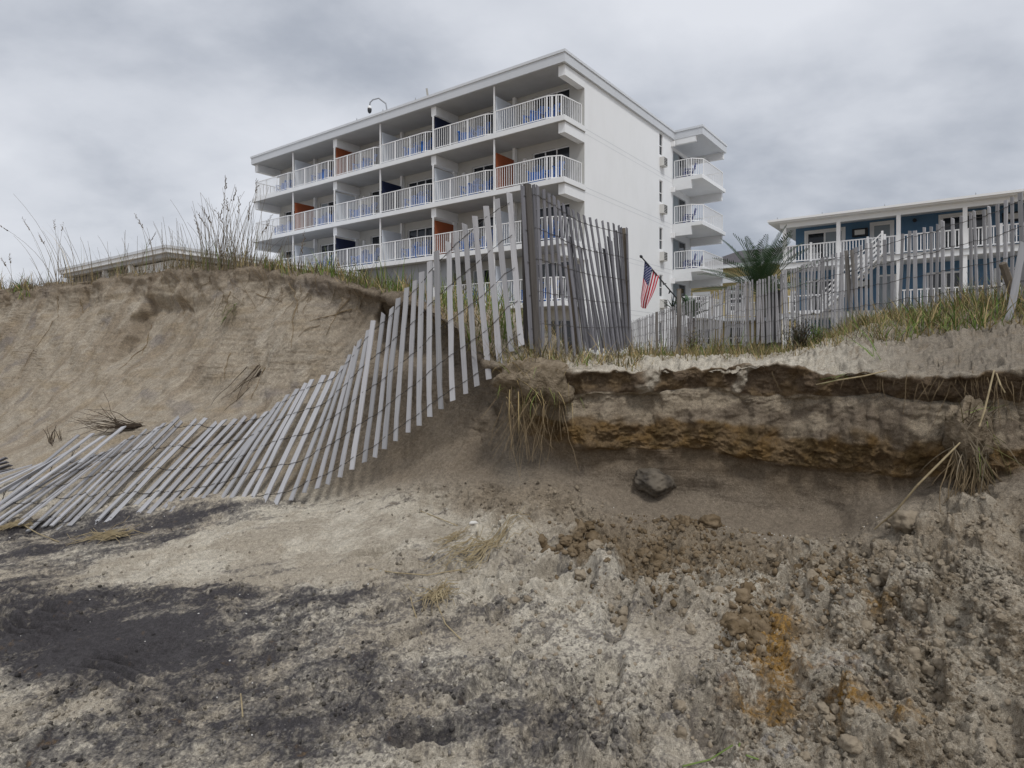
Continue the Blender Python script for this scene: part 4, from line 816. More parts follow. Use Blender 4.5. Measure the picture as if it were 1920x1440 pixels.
for i, (tx, ty, bx, by) in enumerate(LEFT):
    Yb = depth_bottom(i + 2); b = at(bx, by, Yb); best = None
    for Yt in np.linspace(Yb - .02, Yb + 1.15, 240):
        e = abs((at(tx, ty, Yt) - b).length - slat_len)
        if best is None or e < best[0]: best = (e, Yt)
    tp.append(best[1] - Yb)
tp = np.array(tp); k_ = np.ones(9) / 9; tps = np.convolve(np.pad(tp, 4, mode='edge'), k_, 'valid')
lean = 0.0; LS = []
for i, (tx, ty, bx, by) in enumerate(LEFT):
    Yb = depth_bottom(i + 2) + .012 * math.sin(i * 1.9); LS.append((at(bx, by, Yb), at(tx, ty, Yb + float(tps[i]))))
sl_data = []
cl_ = LS[0][0]
cf.location = Vector((0, 4.7, .3))
for i, (b, t) in enumerate(LS):
    j0, j1 = max(i - 1, 0), min(i + 1, len(LS) - 1)
    tang = ((LS[j0][0] + LS[j0][1]) - (LS[j1][0] + LS[j1][1])).normalized()
    o, y = place_slat(cf, random.choice(V_F if (i <= 6 or random.random() < .16) else V_P), b, t + Vector((random.gauss(0, .006), random.gauss(0, .006), random.gauss(0, .004))), tang, wscale=float(np.interp(i, [0, 22, 34, 50], [1, .95, .8, .72])) * random.uniform(.9, 1.06))
    if y.y > 0: y = -y
    sl_data.append((b, t, y))
wires(cf, sl_data, (.075, .285, .50, .715, .93))
# loose leftmost slats of the same fence, buried in the sand
for tx, ty, bx, by, Yb, Yt in ((173.7, 813, -20, 960, 4.75, 5.6), (147.6, 815.6, 20, 920, 5.0, 5.75), (193.6, 818, -30, 975, 4.7, 5.5), (81.6, 867.7, -40, 915, 5.3, 5.75), (60, 872, -60, 905, 5.5, 5.8), (95, 862, -70, 940, 5.1, 5.7), (232, 800, 150, 868, 4.95, 5.5)):
    place_slat(cf, random.choice(V_P), at(bx, by, Yb), at(tx, ty, Yt), Vector((1, -.2, .15)))
tag(cf, 'collapsed sand fence of silvery slats sagging down the washed-out bank', 'sand fence', 'slat and wire sand fences')
# --- the standing wing that runs back from the corner
sf_ = empty('standing_sand_fence', (.1, 4.65, 1.5))
STAND = [((80, 75), (148, 1290)), ((165, 65), (212, 1330)), ((195, 75), (238, 1325)), ((243, 105), (297, 1355)), ((284, 135), (360, 1360)), ((322, 155), (420, 1345)), ((357, 190), (480, 1360)), ((395, 215), (530, 1345)), ((432, 240), (585, 1340)), ((468, 262), (640, 1335)), ((510, 287), (690, 1345)), ((553, 303), (730, 1355)), ((600, 320), (765, 1360)), ((647, 333), (800, 1365)), ((696, 345), (830, 1330)), ((740, 357), (850, 1320)), ((783, 368), (870, 1310)), ((822, 380), (890, 1300)), ((885, 400), (912, 1290))]
A0, A1 = Vector((.075, 4.6)), Vector((1.26, 6.75))
def line_depth(px, A=A0, B=A1):
    r = (px - 960) / FPX; d = B - A; t = (r * A.y - A.x) / (d.x - r * d.y); return A.y + t * d.y
ss = []
for i, ((tx, ty), (bx, by)) in enumerate(STAND):
    tx, ty, bx, by = 960 + tx / 4.1125, 330 + ty / 4.1125, 960 + bx / 4.1125, 330 + by / 4.1125
    Yb = line_depth((tx + bx) / 2); b = at(bx, by, Yb); t = at(tx, ty, Yb)
    b = b + (b - t).normalized() * max(.03, slat_len - (t - b).length)
    o, y = place_slat(sf_, random.choice(V_D), b, t, Vector((A1.x - A0.x, A1.y - A0.y, 0)).normalized(), wscale=1.15 if i == 0 else 1)
    if y.y > 0: y = -y
    ss.append((t + (b - t).normalized() * 1.19, t, y))
wires(sf_, ss, (.10, .31, .52, .72, .935))
def post(parent, px_t, py_t, px_b, py_b, Y, r, m, dz=.15, n=7):
    t, b = at(px_t, py_t, Y), at(px_b, py_b, Y); b = b + (b - t).normalized() * dz
    mb = MB(); mb.tube([b, b.lerp(t, .35), b.lerp(t, .7), t], [r, r * .98, r * .97, r * .93], n); return mb.build('post', m, parent)
post(sf_, 988, 346, 1006, 652, 4.72, .034, POSTM); post(sf_, 981, 352, 986, 640, 4.78, .02, POSTM)
post(sf_, 1169, 428, 1181, 640, 6.80, .024, POSTB); post(sf_, 1068, 497, 1085, 650, 5.6, .032, POSTB)
for tx, ty, bx, by in ((720, 520, 805, 1340), (650, 575, 752, 1340), (765, 500, 838, 1330), (560, 580, 700, 1330), (450, 470, 520, 1320), (690, 640, 780, 1330), (510, 680, 600, 1330), (600, 600, 722, 1345), (575, 640, 660, 1340), (670, 520, 775, 1350), (705, 560, 815, 1350), (740, 470, 845, 1330), (755, 540, 862, 1320), (790, 480, 868, 1300), (805, 420, 884, 1300), (620, 700, 740, 1350), (530, 560, 620, 1340), (485, 720, 560, 1350), (840, 395, 897, 1290)):   # broken shorter slats tied in behind
    px, py, qx, qy = 960 + tx / 4.1125, 330 + ty / 4.1125, 960 + bx / 4.1125, 330 + by / 4.1125; Yb = line_depth((px + qx) / 2) + .06
    place_slat(sf_, random.choice(V_D), at(qx, qy, Yb), at(px, py, Yb), Vector((A1.x - A0.x, A1.y - A0.y, 0)).normalized())
tag(sf_, 'upright dark grey sand fence running back from the corner post', 'sand fence', 'slat and wire sand fences')
# --- the long fence on the far side of the sand path
ff = empty('path_sand_fence', (4.8, 8, 1.6))
FT = [(1184, 603), (1226, 588), (1266, 574), (1294, 562), (1330, 552), (1384, 532), (1447, 519), (1471, 508), (1532, 487.6), (1583, 470), (1612.5, 461), (1648, 452), (1685, 438), (1725, 429), (1754, 420), (1785, 410), (1815, 401), (1847, 389), (1882, 377), (1917, 362), (1990, 335)]
PLAN = [(4.20, 22.0), (4.39, 16.5), (4.77, 11.8), (4.75, 8.8), (4.80, 8.2), (4.96, 7.6), (4.96, 6.8), (4.8, 6.0), (4.75, 5.3)]
pl = [Vector(p) for p in PLAN]; seg = [(pl[i + 1] - pl[i]).length for i in range(len(pl) - 1)]; tot = sum(seg); s = 0; fs = []
def plan_at(s):
    for i, L_ in enumerate(seg):
        if s <= L_: return pl[i].lerp(pl[i + 1], s / L_), (pl[i + 1] - pl[i]).normalized()
        s -= L_
    return pl[-1], (pl[-1] - pl[-2]).normalized()
while s < tot:
    p, tg = plan_at(s); px = 960 + FPX * p.x / p.y
    ty = float(np.interp(px, [q[0] for q in FT], [q[1] for q in FT])) + random.uniform(-2.2, 2.2)
    t = at(px, ty, p.y); b = Vector((t.x + random.uniform(-.02, .02) + .025 * math.sin(s * 1.3), t.y, t.z - slat_len)); t.x += random.uniform(-.03, .03)
    o, y = place_slat(ff, random.choice(V_F), b, t, Vector((tg.x, tg.y, 0)), wscale=1.12 * random.uniform(.88, 1.12))
    if y.x > 0: y = -y
    fs.append((b, t, y)); s += random.uniform(.108, .142) * float(np.interp(p.y, [7, 9, 12, 22], [1, .88, .82, .82]))
wires(ff, fs, (.11, .32, .53, .74, .94), r=.0026)
for (pt, qt, pb, qb, Yp, r, m) in ((1272, 545, 1275, 660, 16.4, .045, POSTF), (1398, 529, 1403, 655, 12.7, .04, POSTF), (1587, 470, 1600, 640, 8.8, .03, POSTF), (1597, 469, 1612, 640, 8.72, .026, POSTF), (1231, 585, 1232, 660, 18.0, .04, POSTF)):
    post(ff, pt, qt, pb, qb, Yp, r, m)
tag(ff, 'long grey sand fence along the path in front of the blue motel', 'sand fence', 'slat and wire sand fences')
for root in (cf, sf_, ff):
    for ch in root.children: ch.matrix_parent_inverse = Matrix.Translation(-root.location)
# a stray slat and a broken stake leaning at the right edge
o, _ = place_slat(None, V_P[1], at(1888, 610, 5.4), at(1919, 455, 5.5), Vector((1, -.2, 0)), name='fence_slat', wscale=1.3); tag(o, 'pale loose slat leaning against the fence at the right edge', 'fence slat')
mb = MB(); a, b = at(1903, 560, 5.75), at(1880, 494, 5.7); mb.tube([a, a.lerp(b, .6), b, b + Vector((-.005, 0, .012))], [.036, .034, .033, .012], 6); o = mb.build('broken_stake', POSTB); tag(o, 'broken brown stake leaning behind the pale loose slat', 'stake')
# grey slats lying in a heap at the left edge
for i, (tx, ty, bx, by) in enumerate(((12, 858, -60, 892), (14, 866, -70, 884), (20, 872, -40, 890), (26, 880, -60, 900))):
    b, t = at(bx, by, 5.9 + i * .04), at(tx, ty, 6.0 - i * .05); o, _ = place_slat(None, V_D[i], b, t, Vector((.3, -.9, .5)), name='fence_slat')
    tag(o, 'dark grey slat lying in the heap at the left edge, %s of four' % ['uppermost', 'second from top', 'third from top', 'lowest'][i], 'fence slat', 'heap of slats at the left edge')
# ------------------------------------------------------------------ flag on its slanting pole
fp = at(1268, 560, 17.5); flag = empty('flag', fp)
FK = 17.5
base, tip = at(1272, 563, FK), at(1202, 481, FK)
def loc(v): return v - fp
m = MB(); m.tube([loc(base), loc(tip)], .018, 6); pole_o = m.build('flag_pole', DARKM, flag)
m = MB(); m.tube([loc(tip) + Vector((.03, 0, -.03)), loc(tip), loc(tip) + Vector((-.03, 0, .035))], [.03, .045, .02], 8); m.build('finial', DARKM, pole_o, True)
m = MB(); m.tube([loc(at(1242, 527, FK)), loc(at(1244, 534, FK)), loc(at(1249, 531, FK))], .014, 5); m.tube([loc(at(1256, 543, FK)), loc(at(1254, 551, FK)), loc(at(1257, 547, FK))], .016, 5); m.build('pole_clip', DARKM, pole_o)
nu, nv = 150, 104
uu, vv = np.meshgrid(np.linspace(0, 1, nu), np.linspace(0, 1, nv), indexing='ij')
lx = np.interp(uu, [0, .3, .55, .8, 1], [1209, 1206.5, 1203.5, 1199.5, 1200]); ly = np.interp(uu, [0, .3, .55, .8, 1], [487, 513, 536, 560, 573])
rx = np.interp(uu, [0, .3, .55, .8, 1], [1235.7, 1228.5, 1222, 1216.5, 1212.5]); ry = np.interp(uu, [0, .3, .55, .8, 1], [517.6, 541, 557, 569, 580])
fx = lx + (rx - lx) * vv + 2.2 * uu * np.sin(vv * 8 + uu * 2); fy = ly + (ry - ly) * vv - 1.6 * uu * np.sin(vv * 7 + 1)
fY = FK + (.13 * np.sin(vv * 11 + uu * 1.6) + .06 * np.sin(vv * 23 + 1)) * (.15 + .85 * uu)
V = np.stack([(fx - 960) / FPX * fY - fp.x, fY - fp.y, HEYE - (fy - YH) / FPX * fY - fp.z], -1)
idx = np.arange(nu * nv).reshape(nu, nv); F = np.stack([idx[:-1, :-1], idx[1:, :-1], idx[1:, 1:], idx[:-1, 1:]], -1).reshape(-1, 4)
me = np_mesh('flag_cloth', V.reshape(-1, 3), F)
RED, WHT, BLU = np.array((.52, .012, .04)), np.array((.75, .75, .76)), np.array((.012, .022, .11))
stripe = (np.floor(vv * 13).astype(int) % 2 == 0); fc = np.where(stripe[..., None], RED, WHT)
can = (uu < .40) & (vv < 7 / 13); fc = np.where(can[..., None], BLU, fc)
for ri in range(9):
    for ci in range(6 if ri % 2 == 0 else 5):
        su = .40 * (1 + 2 * ci + (ri % 2)) / 12; sv = (7 / 13) * (ri + 1) / 10; du = (uu - su) * 1.9; dv = vv - sv; an_ = np.arctan2(du, -dv); rr = np.hypot(du, dv)
        k5 = np.mod(an_ + math.pi / 5, 2 * math.pi / 5) - math.pi / 5; rad = .0308 * .47 / np.cos(np.abs(k5) - math.pi / 5 + .0) * 1.15; fc = np.where((rr < np.clip(rad, .012, .031))[..., None] & can[..., None], WHT, fc)
set_col(me, fc.reshape(-1, 3), 'print'); FLAGM = mat('flag_cloth', (1, 1, 1), .85, .1, attr='print')
link('flag_cloth', me, FLAGM, flag, True)
m = MB(); m.bar(loc(base) + Vector((.02, .02, -1.7)), loc(base) + Vector((.02, .02, .32)), .10); m.build('support_post', POSTB, flag)
tag(flag, 'American flag hanging limp from a slanting dark pole beside the hotel wall', 'flag')
# ------------------------------------------------------------------ grasses, roots, plants
BLADE = mat('grass_blade', (1, 1, 1), .7, .2, attr='blade'); STRAWM = mat('straw', (.38, .31, .19), .8, .2, col2=(.26, .205, .12), scale=20)
ROOTM = mat('dry_root', (.25, .19, .115), .85, .1, col2=(.15, .11, .065), scale=15); TWIGM = mat('dark_twig', (.06, .045, .034), .9, .1, col2=(.10, .075, .055), scale=15)
SODM = mat('sod', (.26, .21, .15), .95, .1, col2=(.11, .085, .056), scale=16, bump=.02, bscale=45)
GREEN, GREEN2, OLIVE, STRAW, DEAD = np.array((.095, .15, .028)), np.array((.15, .19, .05)), np.array((.12, .115, .04)), np.array((.33, .25, .12)), np.array((.155, .125, .085))
def blades(base, ln, wd, az, lean, droop, seg=4):
    """curved tapering blades -> V, F"""
    n = len(base); t = np.linspace(0, 1, seg + 1); th = lean[:, None] + droop[:, None] * t[None, :]
    st = ln[:, None] / seg; hx = np.concatenate([np.zeros((n, 1)), np.cumsum(np.sin(th[:, :-1]) * st, 1)], 1); hz = np.concatenate([np.zeros((n, 1)), np.cumsum(np.cos(th[:, :-1]) * st, 1)], 1)
    P = base[:, None, :] + np.stack([hx * np.cos(az)[:, None], hx * np.sin(az)[:, None], hz], -1)
    fa = az + RNG.uniform(.5, 2.6, n); W = np.stack([np.cos(fa), np.sin(fa), np.zeros(n)], -1)[:, None, :] * (wd[:, None] * np.clip(1.02 - t[None, :] ** 1.6, .04, 1))[..., None] / 2
    V = np.stack([P - W, P + W], 2).reshape(-1, 3); k = 2 * (seg + 1)
    f = np.array([[2 * i, 2 * i + 1, 2 * i + 3, 2 * i + 2] for i in range(seg)]); F = (f[None] + (np.arange(n) * k)[:, None, None]).reshape(-1, 4)
    return V, F, k
def blade_obj(name, base, ln, wd, az, lean, droop, col, parent=None, seg=4):
    V, F, k = blades(base, ln, wd, az, lean, droop, seg); me = np_mesh(name, V, F); set_col(me, np.repeat(col, k, 0), 'blade'); return link(name, me, BLADE, parent)
def mixcol(n, cols, p):
    c = np.array(cols)[RNG.choice(len(cols), n, p=p)]; return c * RNG.uniform(.75, 1.25, (n, 1))
def patch(name, pts, cols, p, ln, wd=.006, lean=.5, droop=1.0, label=None, spread=.06, per=14, parent=None, az0=None, azs=3.2):
    """tufts of blades at the given sand points, as one object"""
    B = np.repeat(np.array(pts, float), per, 0); n = len(B); B[:, :2] += RNG.normal(0, spread, (n, 2)); B[:, 2] -= .02
    sc = np.repeat(RNG.uniform(.55, 1.2, len(pts)), per)
    o = blade_obj(name, B, RNG.uniform(ln[0], ln[1], n) * sc, RNG.uniform(.6, 1.3, n) * wd, (RNG.uniform(0, 6.28, n) if az0 is None else RNG.normal(az0, azs, n)), np.abs(RNG.normal(0, lean, n)), RNG.uniform(.1, 1, n) * droop, mixcol(n, cols, p), parent)
    if parent is None: tag(o, label, None, None, 'stuff')
    return o
def pts_rows(px0, px1, t0, t1, n, dens=None):
    out = []
    while len(out) < n:
        px = RNG.uniform(px0, px1); t = RNG.uniform(t0, t1)
        if dens and RNG.random() > dens(px): continue
        c_ = int(np.argmin(abs(EDGE - px))); r_ = int(np.argmin(abs(TROW - t))); out.append((X[r_, c_], Y[r_, c_], Z[r_, c_]))
    return out
def plan_pts(n, fn):
    out = []
    for i in range(n): x, y = fn(); out.append((x, y, sand_z(x, y)))
    return out
# crest to the right of the hump, green and brown
patch('dune_grass', pts_rows(500, 800, 14.5, 15.5, 105), [GREEN, GREEN2, OLIVE, STRAW, DEAD], [.14, .12, .22, .27, .25], (.08, .26), .008, .4, .9, 'green and brown dune grass along the sloping crest')
patch('dune_grass', pts_rows(545, 800, 14.4, 15.0, 15), [GREEN2, GREEN, STRAW], [.5, .25, .25], (.18, .36), .009, .3, .8, 'taller fresh green grass on the crest before the hotel', per=10)
patch('dune_grass', pts_rows(820, 1190, 14.5, 15.9, 210), [STRAW, OLIVE, GREEN2, DEAD], [.50, .20, .10, .20], (.08, .28), .006, .8, 1.5, 'tangled straw and green grass behind the corner fence')
patch('dune_grass', pts_rows(820, 985, 15.2, 15.95, 40), [GREEN2, GREEN, STRAW], [.5, .3, .2], (.22, .45), .010, .3, .9, 'green grass blades behind the sagging slats', per=9)
def by_fence(y0, y1, off, sp):
    def f():
        y = y0 + (y1 - y0) * RNG.random() ** 1.3; x = float(np.interp(y, [5.3, 6.8, 8.8, 11.8, 16.5, 22], [4.78, 4.96, 4.75, 4.77, 4.39, 4.2])); return x + off + RNG.normal(0, sp), y
    return f
patch('dune_grass', plan_pts(420, by_fence(5.4, 21, -.15, .28)), [STRAW, OLIVE, GREEN, DEAD], [.4, .25, .2, .15], (.12, .38), .008, .6, 1.2, 'dry grass along the foot of the path fence')
patch('dune_grass', plan_pts(190, lambda: (lambda y: (3.1 + .16 * y + RNG.normal(0, .28), y))(RNG.uniform(5.4, 9.5))), [STRAW, OLIVE, GREEN, DEAD], [.42, .22, .16, .2], (.08, .26), .006, .8, 1.4, 'trampled straw grass in front of the path fence')
patch('dune_grass', plan_pts(110, by_fence(5.4, 9, .5, .5)), [GREEN2, GREEN, STRAW, OLIVE], [.2, .15, .42, .23], (.14, .42), .009, .4, 1.0, 'taller green grass behind the path fence')
patch('dune_grass', plan_pts(240, lambda: (RNG.uniform(5.2, 8.5), RNG.uniform(7, 13))), [OLIVE, STRAW, GREEN, DEAD], [.3, .3, .2, .2], (.15, .45), .010, .5, 1.0, 'dune grass on the rise before the motel')
patch('dune_grass', pts_rows(1570, 1935, 14.9, 15.7, 110), [GREEN, GREEN2, STRAW, OLIVE, DEAD], [.10, .10, .42, .18, .2], (.08, .26), .007, .7, 1.3, 'mixed grass sprawling over the right end of the sand path')
patch('dune_grass', pts_rows(1180, 1600, 15.1, 15.8, 130), [STRAW, OLIVE, DEAD, GREEN], [.5, .2, .2, .1], (.06, .22), .006, .8, 1.4, 'low straw grass along the far edge of the sand path')
patch('dune_grass', plan_pts(26, lambda: (RNG.uniform(3.2, 4.6), RNG.uniform(4.9, 6.2))), [GREEN, GREEN2, STRAW], [.45, .3, .25], (.2, .45), .010, .6, 1.2, 'green blades at the right end of the sand path', per=9)
patch('dune_grass', pts_rows(1190, 1560, 16.0, 16.6, 170), [OLIVE, STRAW, GREEN, DEAD], [.3, .3, .2, .2], (.15, .5), .012, .5, 1.0, 'rough grass in the hollow behind the path fence')
patch('dune_grass', pts_rows(20, 520, 14.3, 15.4, 120), [DEAD, OLIVE, STRAW], [.72, .12, .16], (.06, .22), .006, .35, .6, 'dead brown grass along the crest of the left dune')
patch('dune_grass', pts_rows(-250, 60, 13.6, 15.4, 90), [GREEN, DEAD, STRAW], [.3, .4, .3], (.12, .4), .012, .5, .9, 'mixed grass where the dune meets the left edge')
# tall seed-bearing grass clumps on the crest
def oats(px, n, h, lean_dir, lean, label, spread=.14, t=14.6, heads=.35):
    heads *= .6; n = max(6, int(n * .75))
    c_ = int(np.argmin(abs(EDGE - px))); r_ = int(np.argmin(abs(TROW - t))); b0 = Vector((float(X[r_, c_]), float(Y[r_, c_]), float(Z[r_, c_]) - .02))
    root = empty('beach_grass_clump', b0); ms = MB(); mh = MB()
    for i in range(n):
        hh = h * RNG.uniform(.55, 1.0); b = Vector((RNG.normal(0, spread), RNG.normal(0, spread * .6), 0)); l = RNG.normal(lean, .16); cv = RNG.uniform(.0, .35); az = lean_dir + RNG.normal(0, .5)
        pts = []; p = b.copy(); th = l * .5
        for k in range(7): pts.append(p.copy()); p = p + Vector((math.sin(th) * math.cos(az), math.sin(th) * math.sin(az), math.cos(th))) * hh / 6; th += (l * .5 + cv) / 6
        ms.tube(pts, list(np.linspace(.0030, .0013, 7)), 4)
        if RNG.random() < heads and hh > h * .65:
            hd = (pts[-1] - pts[-2]).normalized(); L_ = RNG.uniform(.14, .24); q = pts[-1] - hd * L_ * .6
            for k in range(16):
                c = q + hd * L_ * k / 15 + Vector((RNG.normal(0, .005), RNG.normal(0, .005), 0)); d = (hd + Vector((RNG.normal(0, .35), RNG.normal(0, .35), -.1))).normalized(); s_ = d.orthogonal().normalized() * .0055 * (1.2 - .7 * k / 15); L2 = .034
                mh.add([c, c + d * L2 * .5 + s_, c + d * L2, c + d * L2 * .5 - s_], [(0, 1, 2, 3)])
    ms.build('stems', STEMM, root)['kind'] = 'stuff'
    if mh.n: mh.build('seed_heads', HEADM, root)['kind'] = 'stuff'
    nb = n * 2; B = np.stack([RNG.normal(0, spread * 1.2, nb), RNG.normal(0, spread * .8, nb), np.zeros(nb)], -1)
    blade_obj('leaves', B, RNG.uniform(.25, .7, nb) * h, RNG.uniform(.004, .009, nb), RNG.normal(lean_dir, 1.3, nb), np.abs(RNG.normal(.1, .22, nb)), RNG.uniform(0, 1.1, nb), mixcol(nb, [DEAD, OLIVE, STRAW, GREEN], [.5, .22, .16, .12]), root)
    tag(root, label, 'grass clump', 'tall seeding grass clumps on the left dune')
STEMM = mat('grass_stem', (.20, .16, .105), .8, .2, col2=(.11, .088, .06), scale=6); HEADM = mat('seed_head', (.09, .065, .045), .9, .1, col2=(.15, .11, .07), scale=30)
PI = math.pi
oats(118, 12, 1.5, PI, .55, 'leftmost tall grass clump leaning left with three long seed heads', .12, heads=.6)
oats(58, 8, .55, PI, .3, 'short dead grass clump at the far left of the dune crest', .22, heads=.15)
oats(178, 10, .72, PI, .25, 'thin dead grass clump between the leftmost clump and the low roof', .2, heads=.3)
oats(222, 12, .68, PI, .15, 'dead grass clump in front of the low building left half', .2, heads=.3)
oats(258, 8, .66, 0, .05, 'sparse upright grass clump before the low building centre', .16, heads=.3)
oats(318, 16, .80, PI, .22, 'grass clump before the roof corner of the low building', .16, heads=.25)
oats(352, 14, .66, PI, .05, 'dead grass clump just right of the low roof corner', .14, heads=.2)
oats(402, 46, .98, PI, .16, 'dense tall grass clump with arching seed heads left of the hotel', .17, heads=.35)
oats(440, 50, 1.0, 0, .06, 'tallest dense grass clump standing closest to the hotel', .16, heads=.4)
oats(485, 12, .55, 0, .35, 'short leaning grass clump below the hotel left end', .14, heads=.1)
oats(528, 10, .40, 0, .3, 'short green grass clump at the hotel lower left railing', .12, heads=.1)
# thin roots hanging down the left dune face
def surf(px, py):
    p = sand_at(px, py, 15.0, 5.2); n = p - Vector((0, 0, HEYE)); return p - n.normalized() * .012
def hang(mb, px, py, dx, dy, r=.003, k=8, wob=3.0):
    pts = []
    for i in range(k):
        t = i / (k - 1); pts.append(surf(px + dx * t + wob * math.sin(t * 5 + px) * t, py + dy * t))
    mb.tube(pts, list(np.linspace(r, r * .5, k)), 4, False)
mb = MB()
for px, py, dx, dy, r in ((540, 530, 28, 60, .006), (560, 575, -6, 80, .005), (655, 580, -70, 25, .006), (650, 560, -40, 70, .005), (600, 610, -40, 26, .004), (262, 600, -12, 60, .006), (255, 640, -35, 55, .005), (110, 555, -10, 40, .005), (142, 560, -5, 30, .006), (95, 600, -60, 110, .004), (430, 660, -18, 50, .005), (500, 690, -30, 60, .005), (480, 550, 40, 12, .005), (430, 545, -14, 40, .005)): hang(mb, px, py, dx, dy, r)
for i in range(70):
    px = RNG.uniform(280, 900); t_ = 13.2 + RNG.uniform(-.6, 1.1); c_ = int(np.argmin(abs(EDGE - px))); r_ = int(np.argmin(abs(TROW - t_))); hang(mb, px, float(TPY[r_, c_]), RNG.normal(0, 14), RNG.uniform(10, 45), .0028)
o = mb.build('dry_roots', ROOTM); tag(o, 'thin dry roots hanging down the left dune face', None, None, 'stuff')
mb = MB()
for i in range(80):
    px = 1560 + 380 * RNG.random() ** .7 if i < 58 else RNG.uniform(1080, 1560); c_ = int(np.argmin(abs(EDGE - px))); r_ = int(np.argmin(abs(TROW - 13.25))); p = Vector((float(X[r_, c_]), float(Y[r_, c_]) - .012, float(Z[r_, c_]) + RNG.uniform(-.01, .04))); pts = [p]; L_ = (.34 if px > 1650 else .15) * RNG.uniform(.15, 1) ** 1.6; d = Vector((RNG.normal(0, .34), RNG.normal(-.05, .12), -1))
    for k in range(5): p = p + d.normalized() * L_ / 5; d = d + Vector((RNG.normal(0, .16), RNG.normal(0, .1), -.1)); pts.append(p)
    mb.tube(pts, list(np.linspace(RNG.uniform(.0012, .0024), .0009, 6)), 4, False)
o = mb.build('hanging_rootlets', ROOTM); tag(o, 'fine rootlets hanging from the lip of the right bank', None, None, 'stuff')
# lumps: displaced spheres
def blob_mesh(name, rx, ry, rz, seed, sub=3, amp=.25, fr=2.2, m=None, parent=None, loc=(0, 0, 0), fine=.06):
    bm = bmesh.new(); bmesh.ops.create_icosphere(bm, subdivisions=sub, radius=1); P = np.array([v.co[:] for v in bm.verts], np.float32)
    n = 1 + amp * perlin3(P[:, 0] * fr, P[:, 1] * fr, P[:, 2] * fr, seed) + fine * perlin3(P[:, 0] * fr * 4, P[:, 1] * fr * 4, P[:, 2] * fr * 4, seed + 1) + fine * .6 * perlin3(P[:, 0] * fr * 9, P[:, 1] * fr * 9, P[:, 2] * fr * 9, seed + 2)
    for v, k, p in zip(bm.verts, n, P): v.co = (p[0] * k * rx, p[1] * k * ry, p[2] * k * rz)
    me = bpy.data.meshes.new(name); bm.to_mesh(me); bm.free(); o = link(name, me, m, parent, True); o.location = loc; return o
def root_clump(loc, rx, ry, rz, nroots, rl, ngrass, label, seed, side=-.15, greens=.3, base=None):
    root = empty('root_clump', loc); blob_mesh('sod', rx, ry, rz, seed, 4, .38, 1.7, SODM, root, fine=.14); mb = MB()
    for i in range(nroots):
        a = RNG.uniform(0, 6.28); q = RNG.uniform(.2, .95); p = Vector((rx * q * math.cos(a), -abs(ry * q * math.sin(a)) * .9, -rz * RNG.uniform(.1, .9))); d = Vector((RNG.normal(side, .35), RNG.normal(-.12, .14), -1)); L_ = rl * RNG.uniform(.3, 1) ** 1.4; pts = [p]
        for k in range(7): p = p + d.normalized() * L_ / 7; d = d + Vector((RNG.normal(0, .2), RNG.normal(0, .1), -.08)); pts.append(p)
        mb.tube(pts, list(np.linspace(RNG.uniform(.002, .0042), .0012, 8)), 4, False)
    mb.build('roots', ROOTM, root); n = ngrass
    a = RNG.uniform(0, 6.28, n); B = np.stack([rx * .9 * np.cos(a), -abs(ry * .9 * np.sin(a)), RNG.uniform(-.6, .7, n) * rz], -1)
    blade_obj('grass', B, RNG.uniform(.10, .32, n), RNG.uniform(.004, .008, n), RNG.uniform(PI, 2 * PI, n), np.where(B[:, 2] > rz * .2, RNG.uniform(.6, 1.5, n), RNG.uniform(1.9, 2.9, n)), RNG.uniform(.3, 1.3, n), mixcol(n, [STRAW if base is None else base, OLIVE, GREEN2], [1 - greens - .15, .15, greens]), root)
    tag(root, label, 'root clump'); return root
root_clump(at(1006, 716, 4.40), .27, .22, .17, 90, .55, 70, 'overhanging clump of sod with straw roots at the corner of the bank', 5, -.2, .25)
rc = root_clump(at(1816, 812, 3.42), .10, .09, .19, 130, .46, 90, 'dark sod clump with hanging grass and roots on the right bank', 9, .0, .12, DEAD)
o = None
mb = MB(); mb.tube([at(1864, 694, 3.34), at(1856, 728, 3.3), at(1846, 770, 3.27), at(1836, 800, 3.25)], [.004, .0045, .005, .004], 6); mb.tube([at(1868, 700, 3.34), at(1876, 722, 3.3), at(1884, 736, 3.3)], .004, 5)
o = mb.build('root_stub', STRAWM, rc); o.matrix_parent_inverse = Matrix.Translation(-rc.location)
def stick(name, pts, r, m, label, cat='stick', n=6):
    mb = MB(); mb.tube(pts, r, n); o = mb.build(name, m); tag(o, label, cat); return o
stick('reed_stalk', [at(1800, 830, 3.18), at(1768, 862, 3.16), at(1720, 910, 3.18), at(1680, 958, 3.26), at(1640, 992, 3.36)], [.0038, .005, .005, .0048, .004], STRAWM, 'long pale reed stalk slanting from the right sod clump to the sand', 'reed')
stick('reed_stalk', [at(1662, 695, 3.66), at(1620, 705, 3.62), at(1570, 713, 3.64), at(1530, 721, 3.72)], [.004, .0045, .004, .003], STRAWM, 'bent straw stalk lying under the lip of the right bank', 'reed')
n = 9; blade_obj_ = blade_obj('grass_blade', np.tile(np.array(at(1640, 668, 3.75)), (n, 1)) + RNG.normal(0, .02, (n, 3)), RNG.uniform(.10, .24, n), RNG.uniform(.005, .009, n), RNG.normal(2.2, .5, n), RNG.uniform(.2, .9, n), RNG.uniform(.2, .9, n), mixcol(n, [GREEN, GREEN2], [.7, .3])); blade_obj_.name = 'grass_tuft'; tag(blade_obj_, 'green grass tuft growing at the lip of the right bank', 'grass tuft')
